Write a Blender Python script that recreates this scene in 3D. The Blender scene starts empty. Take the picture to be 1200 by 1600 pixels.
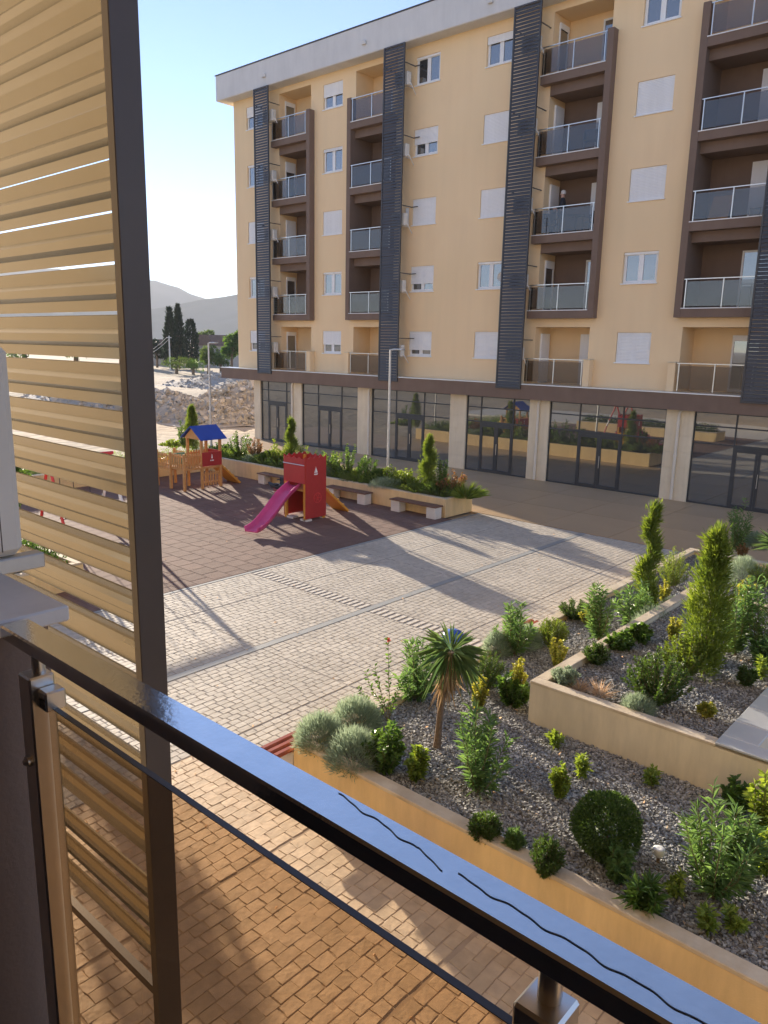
import bpy, math, random
import numpy as np
from mathutils import Matrix, Vector

scene = bpy.context.scene
R = math.radians
# ------------------------------------------------------------------ camera
CAM_Z = 5.6
FPX = 1197.07
YAW, PITCH, ROLL = R(41.41577), R(12.31826), R(1.17078)
_f = np.array([-math.sin(YAW)*math.cos(PITCH), math.cos(YAW)*math.cos(PITCH), -math.sin(PITCH)])
_r0 = np.array([math.cos(YAW), math.sin(YAW), 0.0]); _u0 = np.cross(_r0, _f)
_r = math.cos(ROLL)*_r0 + math.sin(ROLL)*_u0
_u = -math.sin(ROLL)*_r0 + math.cos(ROLL)*_u0
cam_data = bpy.data.cameras.new('camera')
cam = bpy.data.objects.new('camera', cam_data)
scene.collection.objects.link(cam)
cam_data.sensor_fit = 'VERTICAL'; cam_data.sensor_height = 24.0
cam_data.lens = FPX/1600*24.0
cam_data.clip_start = 0.05; cam_data.clip_end = 30000
cam.matrix_world = Matrix(((_r[0], _u[0], -_f[0], 0), (_r[1], _u[1], -_f[1], 0), (_r[2], _u[2], -_f[2], CAM_Z), (0, 0, 0, 1)))
scene.camera = cam
scene.render.resolution_x = 768; scene.render.resolution_y = 1024

# ------------------------------------------------------------------ light
SUN_AZ = R(163.0)     # measured from +X: the sun stands to the left, slightly beyond the facade line
SUN_EL = R(11.5)
sun_dir = Vector((math.cos(SUN_AZ)*math.cos(SUN_EL), math.sin(SUN_AZ)*math.cos(SUN_EL), math.sin(SUN_EL)))
world = bpy.data.worlds.new('World'); scene.world = world; world.use_nodes = True
wn = world.node_tree.nodes; wl = world.node_tree.links
for n in list(wn): wn.remove(n)
wo = wn.new('ShaderNodeOutputWorld'); bg = wn.new('ShaderNodeBackground'); sky = wn.new('ShaderNodeTexSky')
sky.sky_type = 'NISHITA'; sky.sun_disc = False
sky.sun_elevation = SUN_EL; sky.sun_rotation = math.pi/2 - SUN_AZ
sky.altitude = 50; sky.air_density = 0.65; sky.dust_density = 0.0; sky.ozone_density = 1.6
bg.inputs['Strength'].default_value = 0.10
# thin bank of cloud lying low over the hills, all round the horizon
tc = wn.new('ShaderNodeTexCoord'); sep = wn.new('ShaderNodeSeparateXYZ'); wl.new(tc.outputs['Generated'], sep.inputs[0])
mp = wn.new('ShaderNodeMapping'); mp.inputs['Scale'].default_value = (9, 9, 26); wl.new(tc.outputs['Generated'], mp.inputs[0])
cn = wn.new('ShaderNodeTexNoise'); cn.inputs['Scale'].default_value = 1.6; cn.inputs['Detail'].default_value = 7; cn.inputs['Roughness'].default_value = .6
wl.new(mp.outputs[0], cn.inputs['Vector'])
cr = wn.new('ShaderNodeValToRGB'); cr.color_ramp.elements[0].position = .46; cr.color_ramp.elements[1].position = .66
wl.new(cn.outputs['Fac'], cr.inputs[0])
band = wn.new('ShaderNodeValToRGB'); be = band.color_ramp.elements
be[0].position = 0.0; be[0].color = (1, 1, 1, 1); be[1].position = 0.12; be[1].color = (0, 0, 0, 1)
e = be.new(0.07); e.color = (.8, .8, .8, 1)
wl.new(sep.outputs['Z'], band.inputs[0])
mul = wn.new('ShaderNodeMath'); mul.operation = 'MULTIPLY'; wl.new(cr.outputs[0], mul.inputs[0]); wl.new(band.outputs[0], mul.inputs[1])
mix = wn.new('ShaderNodeMixRGB'); mix.blend_type = 'MIX'
wl.new(mul.outputs[0], mix.inputs[0]); wl.new(sky.outputs[0], mix.inputs[1])
brt = wn.new('ShaderNodeMixRGB'); brt.blend_type = 'MULTIPLY'; brt.inputs[0].default_value = 1; brt.inputs[2].default_value = (1.25, 1.2, 1.2, 1)
wl.new(sky.outputs[0], brt.inputs[1]); wl.new(brt.outputs[0], mix.inputs[2])
tint = wn.new('ShaderNodeMixRGB'); tint.blend_type = 'MULTIPLY'; tint.inputs[0].default_value = 1; tint.inputs[2].default_value = (1.0, .93, 1.0, 1)
wl.new(mix.outputs[0], tint.inputs[1]); wl.new(tint.outputs[0], bg.inputs['Color']); wl.new(bg.outputs[0], wo.inputs[0])
sd = bpy.data.lights.new('sun', 'SUN'); sd.energy = 5.0; sd.angle = R(0.53); sd.color = (1.0, 0.86, 0.68)
sun = bpy.data.objects.new('sun', sd); scene.collection.objects.link(sun)
sun.rotation_euler = sun_dir.to_track_quat('Z', 'Y').to_euler(); sun.location = (-30, 10, 40)
scene.view_settings.view_transform = 'Standard'; scene.view_settings.look = 'None'
scene.view_settings.gamma = 1.0; scene.view_settings.use_curve_mapping = False
scene.view_settings.exposure = 1.76

# ------------------------------------------------------------------ helpers
COL = scene.collection
WORLD = {}      # object name -> world location (all parents unrotated)

def pray(x, y): return _f + _r*((x-600)/FPX) - _u*((y-800)/FPX)
def at(x, y, X=None, Y=None, Z=None):
    """world point seen at photograph pixel x,y on a plane X=, Y= or Z= (used to measure the place)"""
    d = pray(x, y)
    t = X/d[0] if X is not None else (Y/d[1] if Y is not None else (Z-CAM_Z)/d[2])
    return np.array([d[0]*t, d[1]*t, d[2]*t+CAM_Z])
def proj(P):
    P = np.asarray(P, float) - np.array([0, 0, CAM_Z]); d = P@_f
    return np.stack([600+FPX*(P@_r)/d, 800-FPX*(P@_u)/d], -1), d

def tag(o, label=None, cat=None, group=None, kind=None):
    if label: o['label'] = label
    if cat: o['category'] = cat
    if group: o['group'] = group
    if kind: o['kind'] = kind
    return o
def thing(name, loc, label, cat, group=None, kind=None):
    o = bpy.data.objects.new(name, None); COL.objects.link(o); o.location = loc
    o.empty_display_size = .1
    WORLD[o.name] = Vector(loc)
    return tag(o, label, cat, group, kind)
def wloc(o): return WORLD.get(o.name, Vector((0, 0, 0))) if o else Vector((0, 0, 0))

def fast_mesh(name, V, F, face_attr=None, smooth=False):
    """V (n,3) array; F (m,k) array of equal-size polygons"""
    V = np.asarray(V, np.float32); F = np.asarray(F, np.int32)
    me = bpy.data.meshes.new(name)
    me.vertices.add(len(V)); me.vertices.foreach_set('co', V.ravel())
    k = F.shape[1]
    me.loops.add(F.size); me.loops.foreach_set('vertex_index', F.ravel())
    me.polygons.add(len(F)); me.polygons.foreach_set('loop_start', np.arange(0, F.size, k, dtype=np.int32))
    me.update(calc_edges=True); me.validate()
    me.polygons.foreach_set('use_smooth', np.full(len(me.polygons), bool(smooth)))
    if face_attr is not None:
        a = me.attributes.new('v', 'FLOAT', 'FACE'); a.data.foreach_set('value', np.asarray(face_attr, np.float32))
    return me
def link(name, me, mat, parent=None, loc=None, **kw):
    o = bpy.data.objects.new(name, me); COL.objects.link(o)
    if mat is not None and not me.materials: me.materials.append(mat)
    if parent is not None: o.parent = parent
    if loc is not None: o.location = loc
    WORLD[o.name] = wloc(parent) + Vector(loc if loc is not None else (0, 0, 0))
    tag(o, **kw)
    return o

class MB:
    def __init__(s): s.v = []; s.f = []; s.sm = []
    def add(s, vs, fs, smooth=False):
        b = len(s.v); s.v += [tuple(p) for p in vs]; s.f += [tuple(b+i for i in f) for f in fs]; s.sm += [smooth]*len(fs); return s
    def box(s, x0, x1, y0, y1, z0, z1, bev=0.0):
        if x0 > x1: x0, x1 = x1, x0
        if y0 > y1: y0, y1 = y1, y0
        if z0 > z1: z0, z1 = z1, z0
        if bev <= 0:
            vs = [(x, y, z) for z in (z0, z1) for y in (y0, y1) for x in (x0, x1)]
            return s.add(vs, [(0, 2, 3, 1), (4, 5, 7, 6), (0, 1, 5, 4), (2, 6, 7, 3), (0, 4, 6, 2), (1, 3, 7, 5)])
        b = min(bev, (x1-x0)*.45, (y1-y0)*.45, (z1-z0)*.45)
        vs = []
        idx = {}
        for sx in (0, 1):
            for sy in (0, 1):
                for sz in (0, 1):
                    X, Y, Z = (x0, x1)[sx], (y0, y1)[sy], (z0, z1)[sz]
                    dx, dy, dz = b*(1-2*sx), b*(1-2*sy), b*(1-2*sz)
                    for a, p in (('x', (X, Y+dy, Z+dz)), ('y', (X+dx, Y, Z+dz)), ('z', (X+dx, Y+dy, Z))):
                        idx[(sx, sy, sz, a)] = len(vs); vs.append(p)
        g = lambda sx, sy, sz, a: idx[(sx, sy, sz, a)]
        fs = []
        for k in (0, 1):
            q = [g(k, 0, 0, 'x'), g(k, 1, 0, 'x'), g(k, 1, 1, 'x'), g(k, 0, 1, 'x')]; fs.append(q if k else q[::-1])
            q = [g(0, k, 0, 'y'), g(0, k, 1, 'y'), g(1, k, 1, 'y'), g(1, k, 0, 'y')]; fs.append(q if k else q[::-1])
            q = [g(0, 0, k, 'z'), g(1, 0, k, 'z'), g(1, 1, k, 'z'), g(0, 1, k, 'z')]; fs.append(q if k else q[::-1])
        for i in (0, 1):
            for j in (0, 1):
                q = [g(i, j, 0, 'x'), g(i, j, 1, 'x'), g(i, j, 1, 'y'), g(i, j, 0, 'y')]; fs.append(q if (i+j) % 2 else q[::-1])
                q = [g(i, 0, j, 'x'), g(i, 0, j, 'z'), g(i, 1, j, 'z'), g(i, 1, j, 'x')]; fs.append(q if (i+j) % 2 else q[::-1])
                q = [g(0, i, j, 'y'), g(1, i, j, 'y'), g(1, i, j, 'z'), g(0, i, j, 'z')]; fs.append(q if (i+j) % 2 else q[::-1])
                for k in (0, 1): fs.append([g(i, j, k, 'x'), g(i, j, k, 'y'), g(i, j, k, 'z')])
        return s.add(vs, fs)
    def quad(s, *p): return s.add(p, [tuple(range(len(p)))])
    def prism(s, poly, a0, a1, axis='x'):
        """poly in the two other axes (cyclic order y,z / x,z / x,y)"""
        def P(u, v, a): return {'x': (a, u, v), 'y': (u, a, v), 'z': (u, v, a)}[axis]
        n = len(poly)
        vs = [P(u, v, a0) for u, v in poly] + [P(u, v, a1) for u, v in poly]
        fs = [tuple(range(n))[::-1], tuple(range(n, 2*n))] + [(i, (i+1) % n, n+(i+1) % n, n+i) for i in range(n)]
        return s.add(vs, fs)
    def tube(s, pts, rad, n=8, cap=True):
        pts = [Vector(p) for p in pts]; rads = rad if isinstance(rad, (list, tuple)) else [rad]*len(pts)
        vs = []; ref = None
        for i, p in enumerate(pts):
            d = (pts[min(i+1, len(pts)-1)] - pts[max(i-1, 0)]).normalized()
            if ref is None: ref = Vector((0, 0, 1)) if abs(d.z) < .9 else Vector((1, 0, 0))
            a = d.cross(ref).normalized(); b = d.cross(a).normalized()
            ref = ref - d*ref.dot(d)
            if ref.length < 1e-4: ref = Vector((1, 0, 0))
            for k in range(n):
                t = 2*math.pi*k/n; vs.append(p + (a*math.cos(t)+b*math.sin(t))*rads[i])
        fs = []
        for i in range(len(pts)-1):
            for k in range(n):
                fs.append((i*n+k, i*n+(k+1) % n, (i+1)*n+(k+1) % n, (i+1)*n+k))
        s.add(vs, fs, True)
        if cap:
            m = (len(pts)-1)*n
            s.add([vs[k] for k in range(n)], [tuple(range(n))]); s.add([vs[m+k] for k in range(n)], [tuple(range(n))[::-1]])
        return s
    def lathe(s, c, prof, n=16):
        vs = []
        for r, z in prof:
            for k in range(n):
                t = 2*math.pi*k/n; vs.append((c[0]+r*math.cos(t), c[1]+r*math.sin(t), c[2]+z))
        fs = [(i*n+k, i*n+(k+1) % n, (i+1)*n+(k+1) % n, (i+1)*n+k) for i in range(len(prof)-1) for k in range(n)]
        return s.add(vs, fs, True)
    def mesh(s, name, off=Vector((0, 0, 0))):
        me = bpy.data.meshes.new(name)
        me.from_pydata([(x-off[0], y-off[1], z-off[2]) for x, y, z in s.v], [], s.f)
        me.polygons.foreach_set('use_smooth', s.sm); me.update()
        return me
    def build(s, name, mat, parent=None, **kw):
        return link(name, s.mesh(name, wloc(parent)), mat, parent, **kw)

def boxobj(name, mat, parent, *a, bev=0.0, **kw): return MB().box(*a, bev=bev).build(name, mat, parent, **kw)

# ------------------------------------------------------------------ materials
def node_mat(name):
    m = bpy.data.materials.new(name); m.use_nodes = True
    nt = m.node_tree; b = nt.nodes['Principled BSDF']
    return m, nt, b
def pm(name, c1, c2=None, scale=3.0, rough=.6, bump=0.0, bscale=40.0, metal=0.0, spec=.5, coord='Object', detail=5, stain=None, stain_scale=.6, rvar=0.0, bdist=.02):
    m, nt, b = node_mat(name); N = nt.nodes; L = nt.links
    b.inputs['Roughness'].default_value = rough; b.inputs['Metallic'].default_value = metal
    b.inputs['Specular IOR Level'].default_value = spec
    tcn = N.new('ShaderNodeTexCoord')
    col = None
    if c2 is not None:
        n = N.new('ShaderNodeTexNoise'); n.inputs['Scale'].default_value = scale; n.inputs['Detail'].default_value = detail; n.inputs['Roughness'].default_value = .6
        L.new(tcn.outputs[coord], n.inputs['Vector'])
        r = N.new('ShaderNodeValToRGB'); r.color_ramp.elements[0].position = .33; r.color_ramp.elements[1].position = .67
        r.color_ramp.elements[0].color = (*c1, 1); r.color_ramp.elements[1].color = (*c2, 1)
        L.new(n.outputs['Fac'], r.inputs[0]); col = r.outputs[0]
        if rvar:
            mr = N.new('ShaderNodeMapRange'); mr.inputs['To Min'].default_value = rough-rvar; mr.inputs['To Max'].default_value = rough+rvar
            L.new(n.outputs['Fac'], mr.inputs[0]); L.new(mr.outputs[0], b.inputs['Roughness'])
    if stain is not None:
        n2 = N.new('ShaderNodeTexNoise'); n2.inputs['Scale'].default_value = stain_scale; n2.inputs['Detail'].default_value = 6
        L.new(tcn.outputs[coord], n2.inputs['Vector'])
        r2 = N.new('ShaderNodeValToRGB'); r2.color_ramp.elements[0].position = .45; r2.color_ramp.elements[1].position = .75
        r2.color_ramp.elements[0].color = (0, 0, 0, 1); r2.color_ramp.elements[1].color = (.8, .8, .8, 1)
        L.new(n2.outputs['Fac'], r2.inputs[0])
        mx = N.new('ShaderNodeMixRGB'); mx.inputs[1].default_value = (*c1, 1); mx.inputs[2].default_value = (*stain, 1)
        L.new(r2.outputs[0], mx.inputs[0])
        if col is not None: L.new(col, mx.inputs[1])
        col = mx.outputs[0]
    if col is not None: L.new(col, b.inputs['Base Color'])
    else: b.inputs['Base Color'].default_value = (*c1, 1)
    if bump > 0:
        bn = N.new('ShaderNodeTexNoise'); bn.inputs['Scale'].default_value = bscale; bn.inputs['Detail'].default_value = 6
        L.new(tcn.outputs[coord], bn.inputs['Vector'])
        bp = N.new('ShaderNodeBump'); bp.inputs['Strength'].default_value = bump; bp.inputs['Distance'].default_value = bdist
        L.new(bn.outputs['Fac'], bp.inputs['Height']); L.new(bp.outputs[0], b.inputs['Normal'])
    return m
def leafm(name, c_dark, c_light, trans=.45, rough=.5):
    """leaf: colour varies leaf by leaf (attribute v), part of the light passes through"""
    m, nt, b = node_mat(name); N = nt.nodes; L = nt.links
    a = N.new('ShaderNodeAttribute'); a.attribute_name = 'v'
    r = N.new('ShaderNodeValToRGB'); r.color_ramp.elements[0].color = (*c_dark, 1); r.color_ramp.elements[1].color = (*c_light, 1)
    L.new(a.outputs['Fac'], r.inputs[0]); L.new(r.outputs[0], b.inputs['Base Color'])
    b.inputs['Roughness'].default_value = rough; b.inputs['Specular IOR Level'].default_value = .35
    t = N.new('ShaderNodeBsdfTranslucent')
    hs = N.new('ShaderNodeHueSaturation'); hs.inputs['Saturation'].default_value = 1.15; hs.inputs['Value'].default_value = 2.1; hs.inputs['Hue'].default_value = .485
    L.new(r.outputs[0], hs.inputs['Color']); L.new(hs.outputs[0], t.inputs['Color'])
    mx = N.new('ShaderNodeMixShader'); mx.inputs[0].default_value = trans
    out = [n for n in N if n.type == 'OUTPUT_MATERIAL'][0]
    L.new(b.outputs[0], mx.inputs[1]); L.new(t.outputs[0], mx.inputs[2]); L.new(mx.outputs[0], out.inputs[0])
    return m
def attrm(name, cols, rough=.8, bump=0.0, bscale=60, spec=.4, noise=.25, nscale=20, bdist=.01):
    """piece colour picked by attribute v or, for single pieces, by the object's random value"""
    m, nt, b = node_mat(name); N = nt.nodes; L = nt.links
    a = N.new('ShaderNodeAttribute'); a.attribute_name = 'v'
    oi = N.new('ShaderNodeObjectInfo')
    ad = N.new('ShaderNodeMath'); ad.operation = 'ADD'; L.new(a.outputs['Fac'], ad.inputs[0])
    L.new(oi.outputs['Random'], ad.inputs[1])
    fr = N.new('ShaderNodeMath'); fr.operation = 'FRACT'; L.new(ad.outputs[0], fr.inputs[0])
    r = N.new('ShaderNodeValToRGB'); el = r.color_ramp.elements
    el[0].color = (*cols[0], 1); el[1].color = (*cols[-1], 1)
    for i, c in enumerate(cols[1:-1]):
        e = el.new((i+1)/(len(cols)-1)); e.color = (*c, 1)
    L.new(fr.outputs[0], r.inputs[0])
    g = N.new('ShaderNodeNewGeometry'); n = N.new('ShaderNodeTexNoise'); n.inputs['Scale'].default_value = nscale; n.inputs['Detail'].default_value = 5
    L.new(g.outputs['Position'], n.inputs['Vector'])
    n3 = N.new('ShaderNodeTexNoise'); n3.inputs['Scale'].default_value = .7; n3.inputs['Detail'].default_value = 4
    L.new(g.outputs['Position'], n3.inputs['Vector'])
    mm = N.new('ShaderNodeMath'); mm.operation = 'ADD'; L.new(n.outputs['Fac'], mm.inputs[0]); L.new(n3.outputs['Fac'], mm.inputs[1])
    mr = N.new('ShaderNodeMapRange'); mr.inputs['From Min'].default_value = .6; mr.inputs['From Max'].default_value = 1.4
    mr.inputs['To Min'].default_value = 1-noise; mr.inputs['To Max'].default_value = 1+noise; L.new(mm.outputs[0], mr.inputs[0])
    mx = N.new('ShaderNodeMixRGB'); mx.blend_type = 'MULTIPLY'; mx.inputs[0].default_value = 1
    L.new(r.outputs[0], mx.inputs[1]); L.new(mr.outputs[0], mx.inputs[2]); L.new(mx.outputs[0], b.inputs['Base Color'])
    b.inputs['Roughness'].default_value = rough; b.inputs['Specular IOR Level'].default_value = spec
    if bump:
        n2 = N.new('ShaderNodeTexNoise'); n2.inputs['Scale'].default_value = bscale; n2.inputs['Detail'].default_value = 6
        L.new(g.outputs['Position'], n2.inputs['Vector'])
        bp = N.new('ShaderNodeBump'); bp.inputs['Strength'].default_value = bump; bp.inputs['Distance'].default_value = bdist
        L.new(n2.outputs['Fac'], bp.inputs['Height']); L.new(bp.outputs[0], b.inputs['Normal'])
    return m
def schlick(N, L, f0):
    lw = N.new('ShaderNodeLayerWeight'); lw.inputs[0].default_value = .5
    pw = N.new('ShaderNodeMath'); pw.operation = 'POWER'; pw.inputs[1].default_value = 5; L.new(lw.outputs['Facing'], pw.inputs[0])
    ma = N.new('ShaderNodeMath'); ma.operation = 'MULTIPLY_ADD'; ma.use_clamp = True; ma.inputs[1].default_value = 1-f0; ma.inputs[2].default_value = f0; L.new(pw.outputs[0], ma.inputs[0])
    return ma
def glassm(name, tint, refl=.12, rough=.02, ior=1.5):
    """thin pane: tinted see-through plus mirror reflection that grows at grazing angles"""
    m, nt, b = node_mat(name); N = nt.nodes; L = nt.links; N.remove(b)
    t = N.new('ShaderNodeBsdfTransparent'); t.inputs[0].default_value = (*tint, 1)
    g = N.new('ShaderNodeBsdfGlossy'); g.inputs['Roughness'].default_value = rough; g.inputs[0].default_value = (.95, .95, .95, 1)
    ad = schlick(N, L, refl + ((ior-1)/(ior+1))**2)
    mx = N.new('ShaderNodeMixShader'); L.new(ad.outputs[0], mx.inputs[0]); L.new(t.outputs[0], mx.inputs[1]); L.new(g.outputs[0], mx.inputs[2])
    out = [n for n in N if n.type == 'OUTPUT_MATERIAL'][0]; L.new(mx.outputs[0], out.inputs[0])
    return m
def darkglass(name, base, refl, wave=0.0):
    """window pane before an unlit room: dark body, mirror coat"""
    m, nt, b = node_mat(name); N = nt.nodes; L = nt.links
    b.inputs['Base Color'].default_value = (*base, 1); b.inputs['Roughness'].default_value = .5
    g = N.new('ShaderNodeBsdfGlossy'); g.inputs['Roughness'].default_value = .015; g.inputs[0].default_value = (.9, .93, .95, 1)
    ad = schlick(N, L, refl+.04)
    if wave:
        geo = N.new('ShaderNodeNewGeometry')
        n = N.new('ShaderNodeTexNoise'); n.inputs['Scale'].default_value = .9; n.inputs['Detail'].default_value = 1; L.new(geo.outputs['Position'], n.inputs['Vector'])
        bp = N.new('ShaderNodeBump'); bp.inputs['Strength'].default_value = wave; bp.inputs['Distance'].default_value = .02
        L.new(n.outputs['Fac'], bp.inputs['Height']); L.new(bp.outputs[0], g.inputs['Normal'])
    mx = N.new('ShaderNodeMixShader'); L.new(ad.outputs[0], mx.inputs[0]); L.new(b.outputs[0], mx.inputs[1]); L.new(g.outputs[0], mx.inputs[2])
    out = [n for n in N if n.type == 'OUTPUT_MATERIAL'][0]; L.new(mx.outputs[0], out.inputs[0])
    return m

M = {}
M['cream'] = pm('cream_render', (.84, .62, .37), (.87, .66, .40), scale=.5, rough=.85, bump=.12, bscale=90, stain=(.77, .58, .34), stain_scale=.25)
M['brown'] = pm('brown_render', (.175, .118, .088), (.20, .137, .103), scale=1.2, rough=.8, bump=.1, bscale=90)
M['cornice'] = pm('cornice_render', (.62, .61, .59), (.67, .66, .635), scale=.7, rough=.8, bump=.05, bscale=60)
M['anthracite'] = pm('anthracite_paint', (.048, .048, .052), (.062, .062, .066), scale=2, rough=.42, spec=.5)
M['white'] = pm('white_plastic', (.80, .80, .79), (.84, .84, .82), scale=3, rough=.4)
M['shutter'] = pm('shutter_white', (.85, .85, .84), (.88, .88, .87), scale=1.5, rough=.5)
M['steel'] = pm('brushed_steel', (.62, .60, .57), (.70, .68, .64), scale=6, rough=.28, metal=1.0)
M['stone'] = pm('limestone_cladding', (.68, .58, .42), (.76, .66, .49), scale=2.2, rough=.6, bump=.05, bscale=30, stain=(.62, .52, .37), stain_scale=1.1)
M['shopframe'] = pm('shop_frame_paint', (.030, .034, .040), (.040, .045, .052), scale=3, rough=.4)
M['shopglass'] = darkglass('shop_glass', (.016, .015, .014), .19, wave=.06)
M['winglass'] = darkglass('window_glass', (.035, .035, .035), .22, wave=.1)
M['balglass'] = glassm('balcony_glass', (.60, .57, .55), .035)
M['pipe'] = pm('pipe_plastic', (.66, .60, .50), (.72, .66, .56), scale=3, rough=.45)
M['ac'] = pm('aircon_shell', (.66, .63, .56), (.72, .69, .62), scale=3, rough=.45)
M['planter'] = pm('planter_render', (.80, .58, .27), (.84, .62, .31), scale=.8, rough=.85, bump=.15, bscale=70, stain=(.60, .44, .27), stain_scale=.5)
M['planter_pale'] = pm('planter_pale_render', (.74, .64, .46), (.79, .69, .51), scale=.8, rough=.85, bump=.15, bscale=70, stain=(.55, .46, .33), stain_scale=.5)
M['coping'] = pm('coping_concrete', (.55, .45, .31), (.66, .56, .41), scale=4, rough=.85, bump=.3, bscale=40, stain=(.40, .31, .20), stain_scale=2.5)
M['soil'] = pm('gravel_bed_soil', (.085, .075, .065), (.20, .19, .175), scale=28, rough=.95, bump=.8, bscale=30)
M['gravel'] = attrm('gravel_stone', [(.195, .195, .185), (.34, .338, .322), (.12, .12, .116), (.50, .495, .47), (.24, .235, .215)], rough=.8, noise=.2, nscale=30)
M['cobble'] = attrm('grey_cobble', [(.48, .435, .36), (.53, .48, .40), (.445, .40, .33), (.50, .455, .38)], rough=.75, bump=.35, bscale=28, noise=.2, nscale=9)
M['cobble_joint'] = pm('cobble_joint', (.30, .27, .225), (.37, .33, .28), scale=8, rough=.95)
M['brownstone'] = attrm('stamped_brown', [(.50, .35, .20), (.56, .40, .235), (.45, .315, .175), (.53, .375, .215)], rough=.6, bump=.35, bscale=22, noise=.25, nscale=7, spec=.4, bdist=.012)
M['brown_joint'] = pm('brown_joint', (.33, .23, .135), (.40, .285, .175), scale=6, rough=.9)
M['brownfar'] = pm('stamped_brown_far', (.45, .31, .175), (.53, .375, .215), scale=.9, rough=.5, bump=.35, bscale=9, stain=(.36, .245, .14), stain_scale=.8)
M['strip'] = pm('joint_strip', (.27, .285, .28), (.33, .335, .32), scale=3, rough=.7)
M['pale_stone'] = pm('drain_stone', (.58, .53, .45), (.66, .61, .52), scale=5, rough=.7)
M['rubber'] = attrm('red_rubber_tile', [(.172, .104, .082), (.19, .116, .091), (.16, .097, .076), (.18, .11, .087)], rough=.9, bump=.4, bscale=90, noise=.15, nscale=5)
M['rubber_joint'] = pm('rubber_joint', (.10, .06, .05), (.12, .072, .06), scale=6, rough=.95)
M['earth'] = pm('bare_earth', (.36, .28, .185), (.48, .385, .27), scale=.12, rough=.95, bump=.6, bscale=1.2, stain=(.28, .235, .165), stain_scale=.04, bdist=.3, detail=9)
M['rubble'] = attrm('rubble_stone', [(.36, .33, .29), (.50, .46, .41), (.28, .26, .23), (.58, .54, .48)], rough=.95, noise=.3, nscale=2)
M['hill'] = pm('hill_scrub', (.05, .065, .035), (.13, .125, .085), scale=.004, rough=1, detail=10)
M['red_board'] = pm('red_board', (.36, .022, .022), (.42, .03, .028), scale=3, rough=.45, bump=.03)
M['wood'] = pm('playground_pine', (.50, .25, .075), (.60, .32, .11), scale=9, rough=.6, bump=.1)
M['blue_roof'] = pm('blue_board', (.012, .06, .36), (.018, .075, .42), scale=3, rough=.45)
M['yellow_slide'] = pm('yellow_slide', (.74, .42, .03), (.80, .48, .05), scale=3, rough=.35)
M['pink_slide'] = pm('pink_slide', (.60, .06, .21), (.66, .08, .25), scale=3, rough=.35)
M['orange_board'] = pm('orange_board', (.62, .28, .03), (.68, .33, .05), scale=3, rough=.5)
M['black'] = pm('black_rubber', (.018, .02, .028), (.025, .028, .04), scale=3, rough=.5)
M['red_steel'] = pm('red_paint', (.55, .03, .035), (.6, .045, .045), scale=3, rough=.4)
M['bench_wood'] = pm('bench_wood', (.13, .062, .040), (.19, .095, .062), scale=12, rough=.6, bump=.1)
M['bench_red'] = pm('bench_red_wood', (.27, .055, .026), (.34, .08, .04), scale=9, rough=.4)
M['bench_block'] = pm('bench_concrete', (.62, .58, .52), (.70, .66, .60), scale=5, rough=.85, bump=.1)
M['galv'] = pm('galvanised_pole', (.50, .50, .48), (.60, .60, .58), scale=8, rough=.45, metal=.6)
M['bronze'] = pm('screen_frame_bronze', (.060, .046, .040), (.075, .058, .050), scale=3, rough=.42)
M['slat'] = pm('screen_slat_champagne', (.25, .236, .20), (.30, .283, .24), scale=1.0, rough=.25, metal=.7, spec=.6, bump=.03, bscale=6)
M['handrail'] = pm('handrail_steel', (.60, .61, .62), (.66, .67, .68), scale=18, rough=.13, metal=1.0, rvar=.06, bump=.02, bscale=120)
M['railglass'] = glassm('railing_glass', (.80, .715, .615), .0, ior=1.3)
M['marble'] = pm('marble_cap', (.62, .59, .56), (.72, .69, .66), scale=6, rough=.4, stain=(.5, .46, .44), stain_scale=5)
M['water'] = pm('water_bead', (.24, .32, .43), None, rough=.25, metal=.6)
M['bark'] = pm('bark', (.16, .105, .065), (.25, .17, .11), scale=25, rough=.95, bump=.5, bscale=50)
M['twig'] = pm('green_stem', (.13, .12, .05), (.2, .16, .08), scale=20, rough=.8)
M['dead_leaf'] = leafm('dead_palm_leaf', (.21, .15, .085), (.38, .29, .175), .25)
M['box'] = leafm('boxwood_leaf', (.030, .065, .018), (.085, .14, .032), .35)
M['lav'] = leafm('grey_green_needle', (.15, .20, .14), (.30, .36, .25), .35, .7)
M['ole'] = leafm('oleander_leaf', (.055, .115, .040), (.15, .24, .075), .4, .4)
M['gold'] = leafm('golden_leaf', (.11, .16, .03), (.46, .43, .10), .4)
M['thuja'] = leafm('thuja_leaf', (.055, .10, .022), (.19, .25, .05), .38)
M['laurel'] = leafm('laurel_leaf', (.035, .08, .022), (.12, .20, .045), .4, .35)
M['lime'] = leafm('lime_leaf', (.08, .14, .03), (.27, .34, .07), .4)
M['yucca'] = leafm('yucca_leaf', (.045, .09, .035), (.13, .19, .07), .3, .35)
M['dry'] = leafm('dry_grass', (.35, .25, .15), (.52, .40, .26), .4)
M['redleaf'] = leafm('red_young_leaf', (.08, .10, .03), (.34, .16, .08), .4)
M['flower'] = leafm('red_flower', (.50, .14, .10), (.62, .28, .20), .3)
M['cypress'] = leafm('far_cypress', (.012, .026, .014), (.030, .052, .024), .15)
M['fartree'] = leafm('far_tree_leaf', (.045, .085, .022), (.13, .18, .05), .35)
M['grass'] = leafm('planter_ground_cover', (.07, .12, .03), (.18, .24, .06), .45)
M['skin'] = pm('skin', (.52, .31, .22), (.56, .34, .25), scale=10, rough=.5)
M['jacket'] = pm('dark_jacket', (.022, .024, .032), (.03, .032, .042), scale=8, rough=.9)
M['trousers'] = pm('dark_trousers', (.03, .035, .055), (.04, .045, .065), scale=8, rough=.9)
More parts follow.
